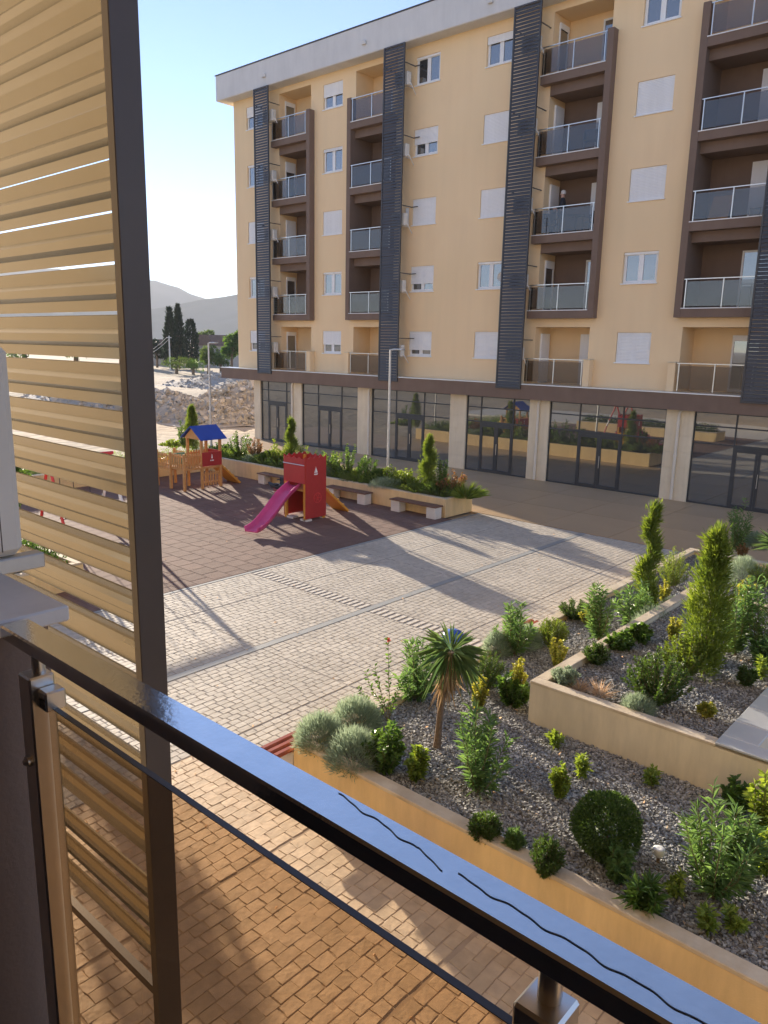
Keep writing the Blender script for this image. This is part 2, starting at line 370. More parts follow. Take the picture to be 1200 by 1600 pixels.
M['grey_hair'] = pm('grey_hair', (.55, .53, .50), (.65, .63, .6), scale=20, rough=.8)
M['blue_plastic'] = pm('blue_plastic', (.03, .10, .42), (.04, .12, .46), scale=5, rough=.4)
M['green_plastic'] = pm('green_plastic', (.10, .30, .20), (.14, .36, .25), scale=5, rough=.45)
M['chair_blue'] = pm('chair_plastic', (.10, .14, .22), (.12, .16, .25), scale=5, rough=.5)
M['metal_cap'] = pm('aluminium_flashing', (.66, .68, .69), (.72, .74, .75), scale=1.5, rough=.35, metal=.55)
M['far_wall'] = pm('far_house_wall', (.42, .37, .32), (.5, .44, .38), scale=1, rough=.9)
M['far_roof'] = pm('far_house_roof', (.16, .10, .075), (.22, .14, .10), scale=2, rough=.9)
M['white_wall'] = pm('room_wall', (.5, .48, .44), None, rough=.9)
M['floor_tile'] = pm('balcony_tile', (.055, .045, .04), (.075, .062, .054), scale=3, rough=.5)

def streaks(m, amount=.10, sx=1.3, sz=.09):
    """faint vertical rain marks multiplied into a render colour"""
    nt = m.node_tree; N = nt.nodes; L = nt.links; b = N['Principled BSDF']; src = b.inputs['Base Color'].links[0].from_socket
    g = N.new('ShaderNodeNewGeometry'); mp_ = N.new('ShaderNodeMapping'); mp_.inputs['Scale'].default_value = (sx, sx, sz); L.new(g.outputs['Position'], mp_.inputs[0])
    n = N.new('ShaderNodeTexNoise'); n.inputs['Scale'].default_value = 2.2; n.inputs['Detail'].default_value = 8; n.inputs['Roughness'].default_value = .65; L.new(mp_.outputs[0], n.inputs['Vector'])
    mr = N.new('ShaderNodeMapRange'); mr.inputs['From Min'].default_value = .35; mr.inputs['From Max'].default_value = .7; mr.inputs['To Min'].default_value = 1+amount*.3; mr.inputs['To Max'].default_value = 1-amount; L.new(n.outputs['Fac'], mr.inputs[0])
    mx = N.new('ShaderNodeMixRGB'); mx.blend_type = 'MULTIPLY'; mx.inputs[0].default_value = 1; L.new(src, mx.inputs[1]); L.new(mr.outputs[0], mx.inputs[2]); L.new(mx.outputs[0], b.inputs['Base Color'])
streaks(M['cream'], .035, .8, .06); streaks(M['brown'], .07); streaks(M['cornice'], .07, 1.2, .2); streaks(M['planter'], .14, 2.5, .5); streaks(M['planter_pale'], .14, 2.5, .5); streaks(M['stone'], .1, 3, .3); streaks(M['shutter'], .05, 3, .2)
M['rubble_base'] = pm('rubble_base', (.34, .31, .27), (.52, .48, .42), scale=1.6, rough=.95, bump=.9, bscale=3.5, bdist=.15, detail=10, stain=(.36, .29, .21), stain_scale=.3)

# ================================================================== the ground
rng = np.random.RandomState(7)
def vnoise(x, y, seed=0):
    """smooth value noise for relief"""
    xi = np.floor(x).astype(int); yi = np.floor(y).astype(int); fx = x-xi; fy = y-yi
    def h(a, b):
        n = (a*374761393 + b*668265263 + seed*982451653) & 0x7fffffff
        n = (n ^ (n >> 13))*1274126177 & 0x7fffffff
        return (n & 0xffff)/65535.0
    sx = fx*fx*(3-2*fx); sy = fy*fy*(3-2*fy)
    return (h(xi, yi)*(1-sx)+h(xi+1, yi)*sx)*(1-sy) + (h(xi, yi+1)*(1-sx)+h(xi+1, yi+1)*sx)*sy
def grid_mesh(name, xs, ys, zf):
    X, Y = np.meshgrid(xs, ys); Z = zf(X, Y)
    V = np.stack([X, Y, Z], -1).reshape(-1, 3); nx = len(xs); ny = len(ys)
    i = np.arange(nx-1)[None, :] + np.arange(ny-1)[:, None]*nx
    F = np.stack([i, i+1, i+nx+1, i+nx], -1).reshape(-1, 4)
    return fast_mesh(name, V, F, smooth=True)
def dirt(X, Y):
    # flat under the plaza, rolling a little outside it
    out = np.clip((-31-X)/12, 0, 1)
    out = np.maximum(out, np.clip((Y-60)/40, 0, 1))
    z = out*((vnoise(X/9, Y/9)-.5)*.5 + (vnoise(X/2.3, Y/2.3, 3)-.5)*.16)
    far = np.clip((np.hypot(X, Y)-300)/900, 0, 1)
    return -.06 + z*(1-far) + far*(-2)
xs = np.concatenate([-np.geomspace(9000, 112, 26), np.arange(-110, 30, 1.6), np.geomspace(32, 9000, 22)])
ys = np.concatenate([-np.geomspace(9000, 42, 20), np.arange(-40, 150, 1.9), np.geomspace(152, 9000, 24)])
link('ground', grid_mesh('ground', xs, ys, dirt), M['earth'], kind='structure')

# -------- tile fields: the pieces that show largest are objects, the rest one joined mesh
def tile_variants(n, inset, drop, jit, seed):
    r = np.random.RandomState(seed); out = []
    sq = np.array([(-.5, -.5), (.5, -.5), (.5, .5), (-.5, .5)])
    for _ in range(n):
        b = sq + r.uniform(-jit, jit, (4, 2))
        top = b*(1-2*inset)
        mid = (b[[0, 1, 2, 3]]+b[[1, 2, 3, 0]])/2*(1-2*inset*.8) + r.uniform(-jit, jit, (4, 2))*.8
        hz = r.uniform(-.22, .22, 9)*drop
        V = [(*p, -drop) for p in b]
        V += [(*top[i], hz[i]) for i in range(4)] + [(*mid[i], hz[4+i]) for i in range(4)] + [(0, 0, hz[8]+drop*.05)]
        F = []
        for i in range(4):
            j = (i+1) % 4
            F += [(i, j, 8+i), (i, 8+i, 4+i), (j, 4+j, 8+i)]
            F += [(12, 4+i, 8+i), (12, 8+i, 4+j)]
        out.append((np.array(V, float), np.array(F, int)))
    return out
def tile_field(parent, name, stuff_name, tiles, mat, variants, maxn=300, z=0.0):
    """tiles: rows of (cx, cy, wx, wy)"""
    T = np.array(tiles, float); n = len(T)
    r = np.random.RandomState(len(T))
    P, d = proj(np.column_stack([T[:, 0], T[:, 1], np.full(n, z)]))
    vis = (P[:, 0] > 235) & (P[:, 0] < 1195) & (P[:, 1] > 0) & (P[:, 1] < 1590) & (d > 0)
    size = np.where(vis, T[:, 2]*T[:, 3]/d**2, 0)
    order = np.argsort(-size); single = set(order[:maxn][size[order[:maxn]] > 0].tolist())
    meshes = [fast_mesh(name, v, f) for v, f in variants]
    for m in meshes: m.materials.append(mat)
    vk = r.randint(0, len(variants), n); dz = r.uniform(-.0012, .0012, n); fl = r.choice([-1, 1], n)
    VV = []; FF = []; AA = []; base = 0
    for i in range(n):
        cx, cy, wx, wy = T[i]
        if i in single:
            o = bpy.data.objects.new(name, meshes[vk[i]]); COL.objects.link(o); o.parent = parent
            o.location = (cx, cy, z+dz[i]); o.scale = (wx*fl[i], wy*fl[i], 1)
        else:
            v, f = variants[vk[i]]
            VV.append(v*np.array([wx*fl[i], wy*fl[i], 1]) + np.array([cx, cy, z+dz[i]])); FF.append(f+base); AA.append(np.full(len(f), r.uniform())); base += len(v)
    if VV:
        me = fast_mesh(stuff_name, np.concatenate(VV), np.concatenate(FF), np.concatenate(AA))
        link(stuff_name, me, mat, parent, kind='stuff')
def courses(x0, x1, y0, y1, cw, l0, l1, gap, seed, skip=None, along='y'):
    """running courses of uneven length between x0..x1, y0..y1"""
    r = np.random.RandomState(seed); out = []
    n = max(1, round((x1-x0)/cw)); w = (x1-x0)/n
    for i in range(n):
        cx = x0+w*(i+.5); y = y0 - r.uniform(0, l1)
        while y < y1:
            l = r.uniform(l0, l1); a = max(y, y0); b = min(y+l, y1)
            if b-a > .06 and not (skip and skip(cx, (a+b)/2)):
                out.append((cx, (a+b)/2, w-gap, b-a-gap))
            y += l
    return out

# grey cobbled plaza (saw-cut panels 2.39 m wide), bed just below the stones
JX = [-14.62, -13.04, -10.65, -8.31, -5.92, -3.53, -1.14, 1.25]
plaza = boxobj('plaza_paving', M['cobble_joint'], None, -14.62, -6.0, -6, 21.5, -.3, -.007, kind='structure')
tl = []
NEARY = 5.6
for a, b in ((-14.52, -13.04), (-13.03, -10.74), (-10.56, -8.31)):
    for y0, y1 in ((-1.0, 5.55), (5.56, 8.6), (8.61, 11.49), (11.89, 14.9), (14.91, 18.2), (18.21, 21.45)):
        tl += courses(a+.01, b-.01, y0, y1, .132, .14, .23, .012, int(abs(a)*100+y0*7))
for y0, y1 in ((5.98, 8.6), (8.61, 11.49), (11.89, 14.9), (14.91, 18.2), (18.21, 21.45)):
    tl += courses(-8.29, -6.76, y0, y1, .132, .14, .23, .012, int(900+y0*7))
cobv = tile_variants(12, .03, .0065, .045, 3)
tile_field(plaza, 'cobble', 'cobbles', tl, M['cobble'], cobv)
boxobj('joint_strip', M['strip'], plaza, -10.735, -10.575, -1.0, 21.48, -.02, .003)
boxobj('edge_strip', M['strip'], plaza, -14.62, -14.53, -1.0, 21.48, -.02, .004)
# perforated pale drain course across the plaza: single blocks with dark slots between
dr = []
for a, b in ((-14.5, -10.75), (-10.56, -6.78)):
    k = a
    while k < b-.1:
        dr.append((k+.085, 11.60, .15, .17)); dr.append((k+.085, 11.78, .15, .17)); k += .17
drain_tiles = [t for t in dr]
bl = MB().box(-.5, .5, -.5, .5, -.018, .004, bev=.0).mesh('drain_block')
bl.materials.append(M['pale_stone'])
slot_mat = M['black']
for i, (cx, cy, wx, wy) in enumerate(drain_tiles):
    o = bpy.data.objects.new('drain_block', bl); COL.objects.link(o); o.parent = plaza
    o.location = (cx, cy, 0); o.scale = (.085, wy*.98, 1)

# brown stamped paving between the planter and the near building
stamped = boxobj('stamped_paving', M['brown_joint'], None, -8.31, 8.0, -6, 5.97, -.28, -.0055, kind='structure')
tl = []
for a, b in ((-8.30, -5.93), (-5.91, -3.54), (-3.52, -1.15), (-1.13, 1.24)):
    for y0, y1 in ((1.5, 5.93),):
        tl += courses(a+.012, b-.012, y0, y1, .145, .15, .26, .006, int(abs(a)*77+y0*3))
tile_field(stamped, 'stamped_stone', 'stamped_stones', tl, M['brownstone'], tile_variants(14, .022, .005, .05, 5))

# brown paving in front of the shops, cast in large panels
shop_pave = boxobj('shop_paving', M['brown_joint'], None, -38.4, 8, 21.52, 29.4, -.28, -.012, kind='structure')
pan = MB().box(-.5, .5, -.5, .5, -.03, 0, bev=.0).mesh('paving_panel'); pan.materials.append(M['brownfar'])
xx = -38.4+.05
edges = [-38.4, -35.0, -32.0, -29.0, -26.6, -24.2, -21.8, -19.43, -17.04, -14.65, -12.26, -9.87, -7.48, -5.09, -2.7, -.31, 2.1, 4.5, 8]
for a, b in zip(edges[:-1], edges[1:]):
    for y0, y1 in ((21.54, 24.2), (24.2, 26.8), (26.8, 29.3)):
        o = bpy.data.objects.new('paving_panel', pan); COL.objects.link(o); o.parent = shop_pave
        o.location = ((a+b)/2, (y0+y1)/2, 0); o.scale = (b-a-.018, y1-y0-.018, 1)
# strip of the same paving running back on the right behind the beds
boxobj('side_paving', M['brownfar'], None, -6.0, 8, 19.6, 21.5, -.3, -.002, kind='structure')

# red rubber playground surface
mat_red = boxobj('playground_surface', M['rubber_joint'], None, -28.0, -14.64, 4.0, 20.0, -.3, -.0045, kind='structure')
tl = []
r0 = np.random.RandomState(2)
y = 4.05
row = 0
while y < 19.9:
    x = -27.98 + (.25 if row % 2 else 0) - .5
    while x < -14.7:
        a = max(x, -27.98); b = min(x+.5, -14.66)
        if b-a > .05: tl.append(((a+b)/2, y+.25, b-a-.014, .5-.014))
        x += .5
    y += .5; row += 1
tile_field(mat_red, 'rubber_tile', 'rubber_tiles', tl, M['rubber'], tile_variants(4, .010, .004, .004, 9))
boxobj('side_path', M['pale_stone'], None, -40, -14.64, -6, 4.0, -.3, -.02, kind='structure')

# ================================================================== the apartment block opposite
D = 29.29; G = CAM_Z
def zz(k): return G+1.5+3.0*(k-3)          # balcony floor level of storey k
bld = thing('apartment_building', (-20, D, 0), 'cream apartment block with brown loggia frames, dark slat screens and ground floor shops', 'building')
XL, XR = -37.74, 9.0
ZC = G-1.55; ZT = G+13.25
win_w, win_h = 1.39, 1.168
wins = []   # (x0, z0, shutter fraction, open sash)
shut = {0: (-36.62, {6: .45, 5: 0, 4: 1, 3: 0, 2: .6}), 1: (-30.48, {6: .5, 5: .12, 4: 1, 3: 0, 2: .6}), 2: (-24.45, {6: 0, 5: .55, 4: 1, 3: .68, 2: .74}),
        3: (-20.60, {6: .25, 5: 1, 4: 1, 3: 0, 2: 1}), 4: (-13.76, {6: 0, 5: 1, 4: 1, 3: 0, 2: 1}), 5: (-6.9, {6: 1, 5: 0, 4: .5, 3: 1, 2: 1}), 6: (-3.2, {6: 0, 5: 1, 4: 1, 3: .3, 2: 0})}
for c, (x0, st) in shut.items():
    for k in st:
        zt = G + .655 + 3.0*(k-2)
        wins.append((x0, x0+win_w, zt-win_h, zt, st[k]))
# loggias: (outer x0, outer x1, side of the brown pilaster)
logs = {'a': (-33.88, -31.38, 'R'), 'b': (-28.20, -25.55, 'L'), 'c': (-17.45, -14.95, 'R'), 'd': (-11.20, -8.45, 'L')}
holes = [(a, b, c, d) for a, b, c, d, _ in wins]
for n, (a, b, s) in logs.items():
    for k in range(2, 7):
        holes.append((a, b, zz(k), zz(k)+2.36))
def wall_holes(x0, x1, z0, z1, y, holes, depth):
    xs = sorted({x0, x1, *[h[0] for h in holes], *[h[1] for h in holes]}); zs = sorted({z0, z1, *[h[2] for h in holes], *[h[3] for h in holes]})
    m = MB()
    for i in range(len(xs)-1):
        for j in range(len(zs)-1):
            cx = (xs[i]+xs[i+1])/2; cz = (zs[j]+zs[j+1])/2
            if any(h[0] < cx < h[1] and h[2] < cz < h[3] for h in holes): continue
            m.quad((xs[i], y, zs[j]), (xs[i+1], y, zs[j]), (xs[i+1], y, zs[j+1]), (xs[i], y, zs[j+1]))
    for a, b, c, d in holes[:len(wins)]:
        Y = y+depth
        m.quad((a, y, c), (a, Y, c), (a, Y, d), (a, y, d)); m.quad((b, y, c), (b, y, d), (b, Y, d), (b, Y, c))
        m.quad((a, y, d), (a, Y, d), (b, Y, d), (b, y, d)); m.quad((a, y, c), (b, y, c), (b, Y, c), (a, Y, c))
    return m
m = wall_holes(XL, XR, ZC-.1, ZT+.9, D, holes, .16)
m.box(XL, XR, D+1.6, D+13, ZC-.1, ZT+.9)                                   # the rooms behind, closed body
m.quad((XL, D, ZC-.1), (XL, D, ZT+.9), (XL, D+1.6, ZT+.9), (XL, D+1.6, ZC-.1))
m.quad((XL, D, ZT+.9), (XR, D, ZT+.9), (XR, D+1.6, ZT+.9), (XL, D+1.6, ZT+.9))
m.build('wall', M['cream'], bld)
# ground floor body, roof slab edge, canopy
boxobj('shop_interior', M['black'], bld, XL+1.2, XR, D+.6, D+12.5, 0.02, ZC-.12)
boxobj('cornice', M['cornice'], bld, XL-.68, XR, D-.70, D+13.6, ZT-.12, G+14.42, bev=.03)
boxobj('roof_flashing', M['anthracite'], bld, XL-.71, XR, D-.73, D+13.63, G+14.42, G+14.46)
can = boxobj('canopy', M['brown'], bld, XL-.75, XR, D-.74, D+.55, ZC-.60, ZC+.005)
boxobj('canopy_flashing', M['metal_cap'], bld, XL-.78, XR, D-.77, D-.02, ZC+.008, ZC+.045)
for x in (-34.2, -27.0, -20.0, -13.2):
    boxobj('gutter_spout', M['cornice'], bld, x-.12, x+.12, D-.82, D-.70, G+13.55, G+13.72, bev=.02)
# windows
def window(x0, x1, z0, z1, s, depth=.10):
    y = D+depth
    fr = MB()
    t = .07
    fr.box(x0+.005, x0+t, y, y+.055, z0+.02, z1-.005); fr.box(x1-t, x1-.005, y, y+.055, z0+.02, z1-.005)
    fr.box(x0+t, x1-t, y, y+.055, z1-t, z1-.005); fr.box(x0+t, x1-t, y, y+.055, z0+.02, z0+t)
    cx = (x0+x1)/2; fr.box(cx-.05, cx+.05, y-.004, y+.05, z0+t, z1-t)
    f = fr.build('window', M['white'], bld)
    boxobj('sill', M['white'], f, x0-.04, x1+.04, D-.05, y, z0-.03, z0+.018, bev=.008)
    for a, b in ((x0+t, cx-.05), (cx+.05, x1-t)):
        boxobj('pane', M['winglass'], f, a, b, y+.018, y+.03, z0+t, z1-t)
        sf = MB(); w = .045
        sf.box(a, a+w, y-.012, y+.016, z0+t, z1-t); sf.box(b-w, b, y-.012, y+.016, z0+t, z1-t); sf.box(a+w, b-w, y-.012, y+.016, z0+t, z0+t+w); sf.box(a+w, b-w, y-.012, y+.016, z1-t-w, z1-t)
        sf.build('sash', M['white'], f)
    if s > 0:
        sh = MB(); n = max(2, round((z1-z0)*s/.055)); h = ((z1-z0)*s-.03)/n; zb = z1-.005-(z1-z0)*s+.03
        for i in range(n):   # interlocking shutter laths
            a = zb+i*h
            sh.prism([(y-.060, a+.004), (y-.070, a+h*.25), (y-.070, a+h*.8), (y-.062, a+h-.001), (y-.045, a+h-.001), (y-.045, a+.004)], x0+.012, x1-.012, 'x')
        sh.box(x0+.012, x1-.012, y-.068, y-.04, zb-.03, zb+.003)
        sh.build('roller_shutter', M['shutter'], f)
    else:
        boxobj('shutter_box', M['shutter'], f, x0+.008, x1-.008, y-.06, y-.01, z1-.09, z1-.006)
for wdef in wins: window(*wdef)

# loggias
def panel_door(x0, x1, z0, z1, y, closed, par):
    f = MB(); t = .07
    f.box(x0, x0+t, y-.05, y, z0, z1); f.box(x1-t, x1, y-.05, y, z0, z1); f.box(x0+t, x1-t, y-.05, y, z1-t, z1); f.box(x0+t, x1-t, y-.05, y, z0, z0+.1)
    o = f.build('balcony_door', M['white'], par)
    boxobj('pane', M['winglass'], o, x0+t, x1-t, y-.025, y-.015, z0+.1, z1-t)
    if closed > 0:
        sh = MB(); zb = z1-(z1-z0)*closed; n = max(2, int((z1-zb)/.06)); h = (z1-zb)/n
        for i in range(n): sh.box(x0+.01, x1-.01, y-.085, y-.06, zb+i*h+.003, zb+(i+1)*h-.003)
        sh.box(x0+.012, x1-.012, y-.078, y-.055, zb, z1)
        sh.build('roller_shutter', M['shutter'], o)
DEPTH = 1.25
doors_back = {('c', 6): (-15.95, -15.02, 0), ('c', 5): (-15.95, -15.02, 1), ('c', 4): (-15.95, -15.02, 1), ('c', 3): (-15.95, -15.02, 0), ('c', 2): (-15.95, -15.02, 1),
              ('d', 6): (-9.75, -8.6, .9), ('d', 5): (-9.75, -8.6, 1), ('d', 4): (-9.75, -8.6, .75), ('d', 3): (-9.75, -8.6, 0), ('d', 2): (-9.75, -8.6, .1),
              ('a', 6): (-32.2, -31.42, .2), ('b', 6): (-26.5, -25.6, 1), ('b', 5): (-26.5, -25.6, 1), ('b', 4): (-26.5, -25.6, .5), ('b', 3): (-26.5, -25.6, 1)}
side_closed = {('a', 6): .1, ('a', 5): .25, ('a', 4): 1, ('a', 3): .1, ('a', 2): .1, ('c', 6): .1, ('c', 5): 1, ('c', 4): .45, ('c', 3): .15, ('c', 2): 1}
YF = D-.36          # front plane of the brown frames and balustrades
for n, (a, b, s) in logs.items():
    framed0 = zz(3)-.30; framed1 = zz(6)+1.12
    if s == 'R': p0, p1 = b+.0, b+.26
    else: p0, p1 = a-.26, a+.0
    boxobj('pilaster', M['brown'], bld, p0, p1, YF, D+.02, framed0, framed1, bev=.01)
    for k in range(2, 7):
        z0 = zz(k); z1 = z0+2.36; yb = D+DEPTH
        bm = M['brown'] if 3 <= k <= 5 else M['cream']
        lm = M['cream'] if (s == 'R' or k in (2, 6)) else M['brown']
        MB().quad((a, yb, z0), (b, yb, z0), (b, yb, z1), (a, yb, z1)).quad((b, D, z0), (b, D, z1), (b, yb, z1), (b, yb, z0)).build('loggia_back_wall', bm, bld)
        MB().quad((a, D, z0), (a, yb, z0), (a, yb, z1), (a, D, z1)).build('loggia_side_wall', lm, bld)
        MB().quad((a, D, z1), (a, yb, z1), (b, yb, z1), (b, D, z1)).build('loggia_ceiling', bm, bld)
        MB().quad((a, D, z0), (b, D, z0), (b, yb, z0), (a, yb, z0)).build('loggia_floor', M['stone'], bld)
        if 3 <= k <= 5:       # brown lintel below the next balcony
            boxobj('lintel', M['brown'], bld, a+.02 if s == 'R' else a+.0, b, D-.02, D+.10, z1-.02, zz(k+1)-.30)
        if (n, k) in doors_back:
            x0, x1, cl = doors_back[(n, k)]; panel_door(x0, x1, z0+.02, z0+2.1, yb-.002, cl, bld)
        if (n, k) in side_closed:    # door in the left side wall
            f = MB(); y0, y1 = D+.42, D+1.12; t = .06; zt = z0+2.1
            f.box(a+.002, a+.05, y0, y0+t, z0+.02, zt); f.box(a+.002, a+.05, y1-t, y1, z0+.02, zt); f.box(a+.002, a+.05, y0+t, y1-t, zt-t, zt); f.box(a+.002, a+.05, y0+t, y1-t, z0+.02, z0+.1)
            o = f.build('side_door', M['white'], bld)
            boxobj('pane', M['winglass'], o, a+.015, a+.025, y0+t, y1-t, z0+.1, zt-t)
            c_ = side_closed[(n, k)]
            if c_ > .05:
                boxobj('roller_shutter', M['shutter'], o, a+.05, a+.075, y0+.01, y1-.01, zt-(zt-z0-.02)*c_, zt)
        # slab edge and balustrade
        if s == 'R': sx0, sx1 = a-.26, b
        else: sx0, sx1 = a, b+.05
        if k >= 3:
            sl = boxobj('balcony_slab', M['brown'], bld, sx0, sx1, YF+.012, D+.03, z0-.30, z0)
            boxobj('slab_edge_trim', M['white'], sl, sx0-.02, sx1, YF-.015, YF+.06, z0+.003, z0+.035)
            gx0, gx1 = sx0+.06, sx1-.03
        else:
            sl = boxobj('balcony_slab', M['stone'], bld, sx0, sx1, YF+.012, D+.02, ZC+.047, z0)
            gx0, gx1 = sx0+.1, sx1-.02
            px = b+.0
            boxobj('balcony_pier', M['cream'], bld, *((b+.0, b+.28) if s == 'R' else (a-.28, a+.0)), YF, D+.0, ZC+.046, z0+1.06, bev=.01)
            boxobj('pier_cap', M['stone'], bld, *((b-.02, b+.30) if s == 'R' else (a-.30, a+.02)), YF-.02, D+.0, z0+1.062, z0+1.09)
            if s == 'R': boxobj('balcony_pier', M['cream'], bld, a-.40, a-.26, YF, D, ZC+.046, z0+1.06, bev=.01)
        rt = z0+1.06
        rail = MB().box(gx0-.04, gx1+.02, YF+.01, YF+.05, rt-.03, rt).build('balcony_rail', M['steel'], sl)
        for i in range(3):
            x = gx0+.04+(gx1-gx0-.08)*i/2
            boxobj('rail_post', M['steel'], sl, x-.018, x+.018, YF+.012, YF+.048, z0+.035, rt-.03)
        for i in range(2):
            x0 = gx0+.07+(gx1-gx0-.08)*i/2; x1 = gx0+.01+(gx1-gx0-.08)*(i+1)/2
            boxobj('glass_panel', M['balglass'], sl, x0, x1, YF+.026, YF+.034, z0+.09, rt-.10)
        if s == 'R':   # brown upstand at the free side of the balcony (short return)
            boxobj('return_glass', M['balglass'], sl, sx0+.02, sx0+.03, YF+.06, D-.03, z0+.09, rt-.1)
            boxobj('return_rail', M['steel'], sl, sx0+.005, sx0+.04, YF+.05, D-.02, rt-.03, rt)
            if k >= 3: boxobj('return_board', M['brown'], sl, sx0-.02, sx0+.0, YF+.1, D-.03, z0+.003, rt-.08)

# slat screens in front of the air conditioners
slat_prof = [(0, 0), (.014, .02), (.036, .105), (.030, .112), (.008, .03)]
scr = [(-35.0, -33.82), (-25.70, -24.46), (-18.80, -17.56), (-8.62, -7.36)]
YS = D-.80
SZ0, SZ1 = G-1.74, G+13.10
for (a, b), slab_ in zip(scr, ('leftmost dark slat screen in front of the facade, beside the building corner', 'second dark slat screen from the left, behind the lamp post', 'third dark slat screen from the left, beside the loggias with the person', 'dark slat screen cut by the right edge of the picture')):
    f = MB()
    f.box(a, a+.06, YS-.02, YS+.06, SZ0, SZ1); f.box(b-.06, b, YS-.02, YS+.06, SZ0, SZ1)
    f.box(a+.06, b-.06, YS-.02, YS+.06, SZ0, SZ0+.06); f.box(a+.06, b-.06, YS-.02, YS+.06, SZ1-.06, SZ1)
    for k in range(2, 7):
        z = zz(k)+1.9-.1
        f.box(b-.03, b+.0, YS+.06, D, z, z+.035); f.box(a, a+.03, YS+.06, D, z, z+.035)
        f.box(b-.03, b+.34, D-.045, D, z, z+.035) if -30 < a < -22 else None
    o = f.build('slat_screen', M['anthracite'], None, label=slab_, cat='screen', group='dark slat screens on the facade')
    nsl = 112; pt = (SZ1-SZ0-.14)/nsl
    sm = MB().prism([(y*1.0-.0, z*1.06) for y, z in slat_prof], -(b-a)/2+.058, (b-a)/2-.058, 'x').mesh('slat')
    sm.materials.append(M['anthracite'])
    for i in range(nsl):
        q = bpy.data.objects.new('slat', sm); COL.objects.link(q); q.parent = o
        q.location = Vector(((a+b)/2, YS-.012, SZ0+.07+i*pt))
# shop fronts
YC = 28.93; YG = 29.02
bays = [(-35.30, -32.55), (-31.76, -27.47), (-26.54, -21.52), (-20.62, -17.28), (-16.33, -11.33), (-10.30, -5.6), (-4.7, .2), (1.1, 6)]
colx = [(-35.85, -35.30)] + [(bays[i][1], bays[i+1][0]) for i in range(len(bays)-1)]
ZS = ZC-.605
for i, (a, b) in enumerate(colx):
    c = boxobj('column', M['stone'], bld, a, b, YC, YC+.62, -.02, ZS, bev=.012)
    for j in range(1, 4):       # cladding slabs stand a touch proud of the joints
        pass
    hj = [0.0, .62, 1.24, 1.86, 2.48, ZS]
    for j in range(len(hj)-1):
        boxobj('cladding_slab', M['stone'], c, a-.004, b+.004, YC-.022, YC-.002, hj[j]+.004, hj[j+1]-.004, bev=.004)
    if i in (1, 2, 4, 5):
        x = a+.08 if i in (1,) else ((b-.1) if i == 2 else (a+b)/2-.02)
        p = MB().tube([(x, YC-.08, .04), (x, YC-.08, 3.1), (x+.0, YC-.08, 3.3), (x+.06, YC-.05, ZS)], .055, 10).build('downpipe', M['pipe'], bld)
        for h in (.5, 1.7, 2.9): MB().tube([(x, YC-.08, h), (x, YC-.08, h+.07)], .068, 10).build('pipe_collar', M['pipe'], p)
def shopfront(a, b, door):
    d0, d1 = door
    fr = MB(); t = .05
    y0, y1 = YG-.03, YG+.05
    zt1, zt2, zd = 2.92, 2.28, 2.17
    fr.box(a, b, y0, y1, .0, .07); fr.box(a, b, y0, y1, ZS-.06, ZS)
    for x in (a+t/2, b-t/2, d0, d1): fr.box(x-t/2, x+t/2, y0+.003, y1-.003, .07, ZS-.06)
    xs_ = [a+t, d0-t/2, d0+t/2, d1-t/2, d1+t/2, b-t]
    for q in (0, 2, 4):
        fr.box(xs_[q], xs_[q+1], y0+.006, y1-.006, zt1-.025, zt1+.025)
        if q != 2: fr.box(xs_[q], xs_[q+1], y0+.006, y1-.006, zt2-.025, zt2+.025)
    fr.box(xs_[2], xs_[3], y0+.002, y1-.002, zt2-.11, zt2+.03)
    o = fr.build('shopfront_frame', M['shopframe'], bld)
    for q in (0, 2, 4):
        for zz0, zz1 in ((.07, zt2), (zt2, zt1), (zt1, ZS-.06)):
            if q == 2 and zz0 < .1: continue
            boxobj('pane', M['shopglass'], o, xs_[q], xs_[q+1], YG, YG+.012, zz0+.001, zz1-.001)
    cx = (d0+d1)/2; lw = .09
    for s0, s1 in ((d0+t/2, cx-.004), (cx+.004, d1-t/2)):
        l = MB(); l.box(s0, s0+lw, y0-.004, y1-.01, .03, zt2-.11); l.box(s1-lw, s1, y0-.004, y1-.01, .03, zt2-.11); l.box(s0+lw, s1-lw, y0-.004, y1-.01, .03, .16); l.box(s0+lw, s1-lw, y0-.004, y1-.01, zt2-.22, zt2-.11)
        dl = l.build('door_leaf', M['shopframe'], bld)
        boxobj('pane', M['shopglass'], dl, s0+lw, s1-lw, YG-.004, YG+.008, .16, zt2-.22)
    MB().tube([(cx+.07, y0-.05, .85), (cx+.07, y0-.05, 1.35)], .012, 8).build('door_handle', M['steel'], bld)
for i, (a, b) in enumerate(bays):
    w = b-a
    dd = {0: (a+.62, b-.55), 1: (a+1.25, b-1.25), 2: (a+1.62, b-1.62), 3: (a+.78, b-.85), 4: (a+1.38, b-1.75), 5: (a+1.5, b-1.5)}.get(i, (a+1.5, b-1.5))
    shopfront(a, b, dd)
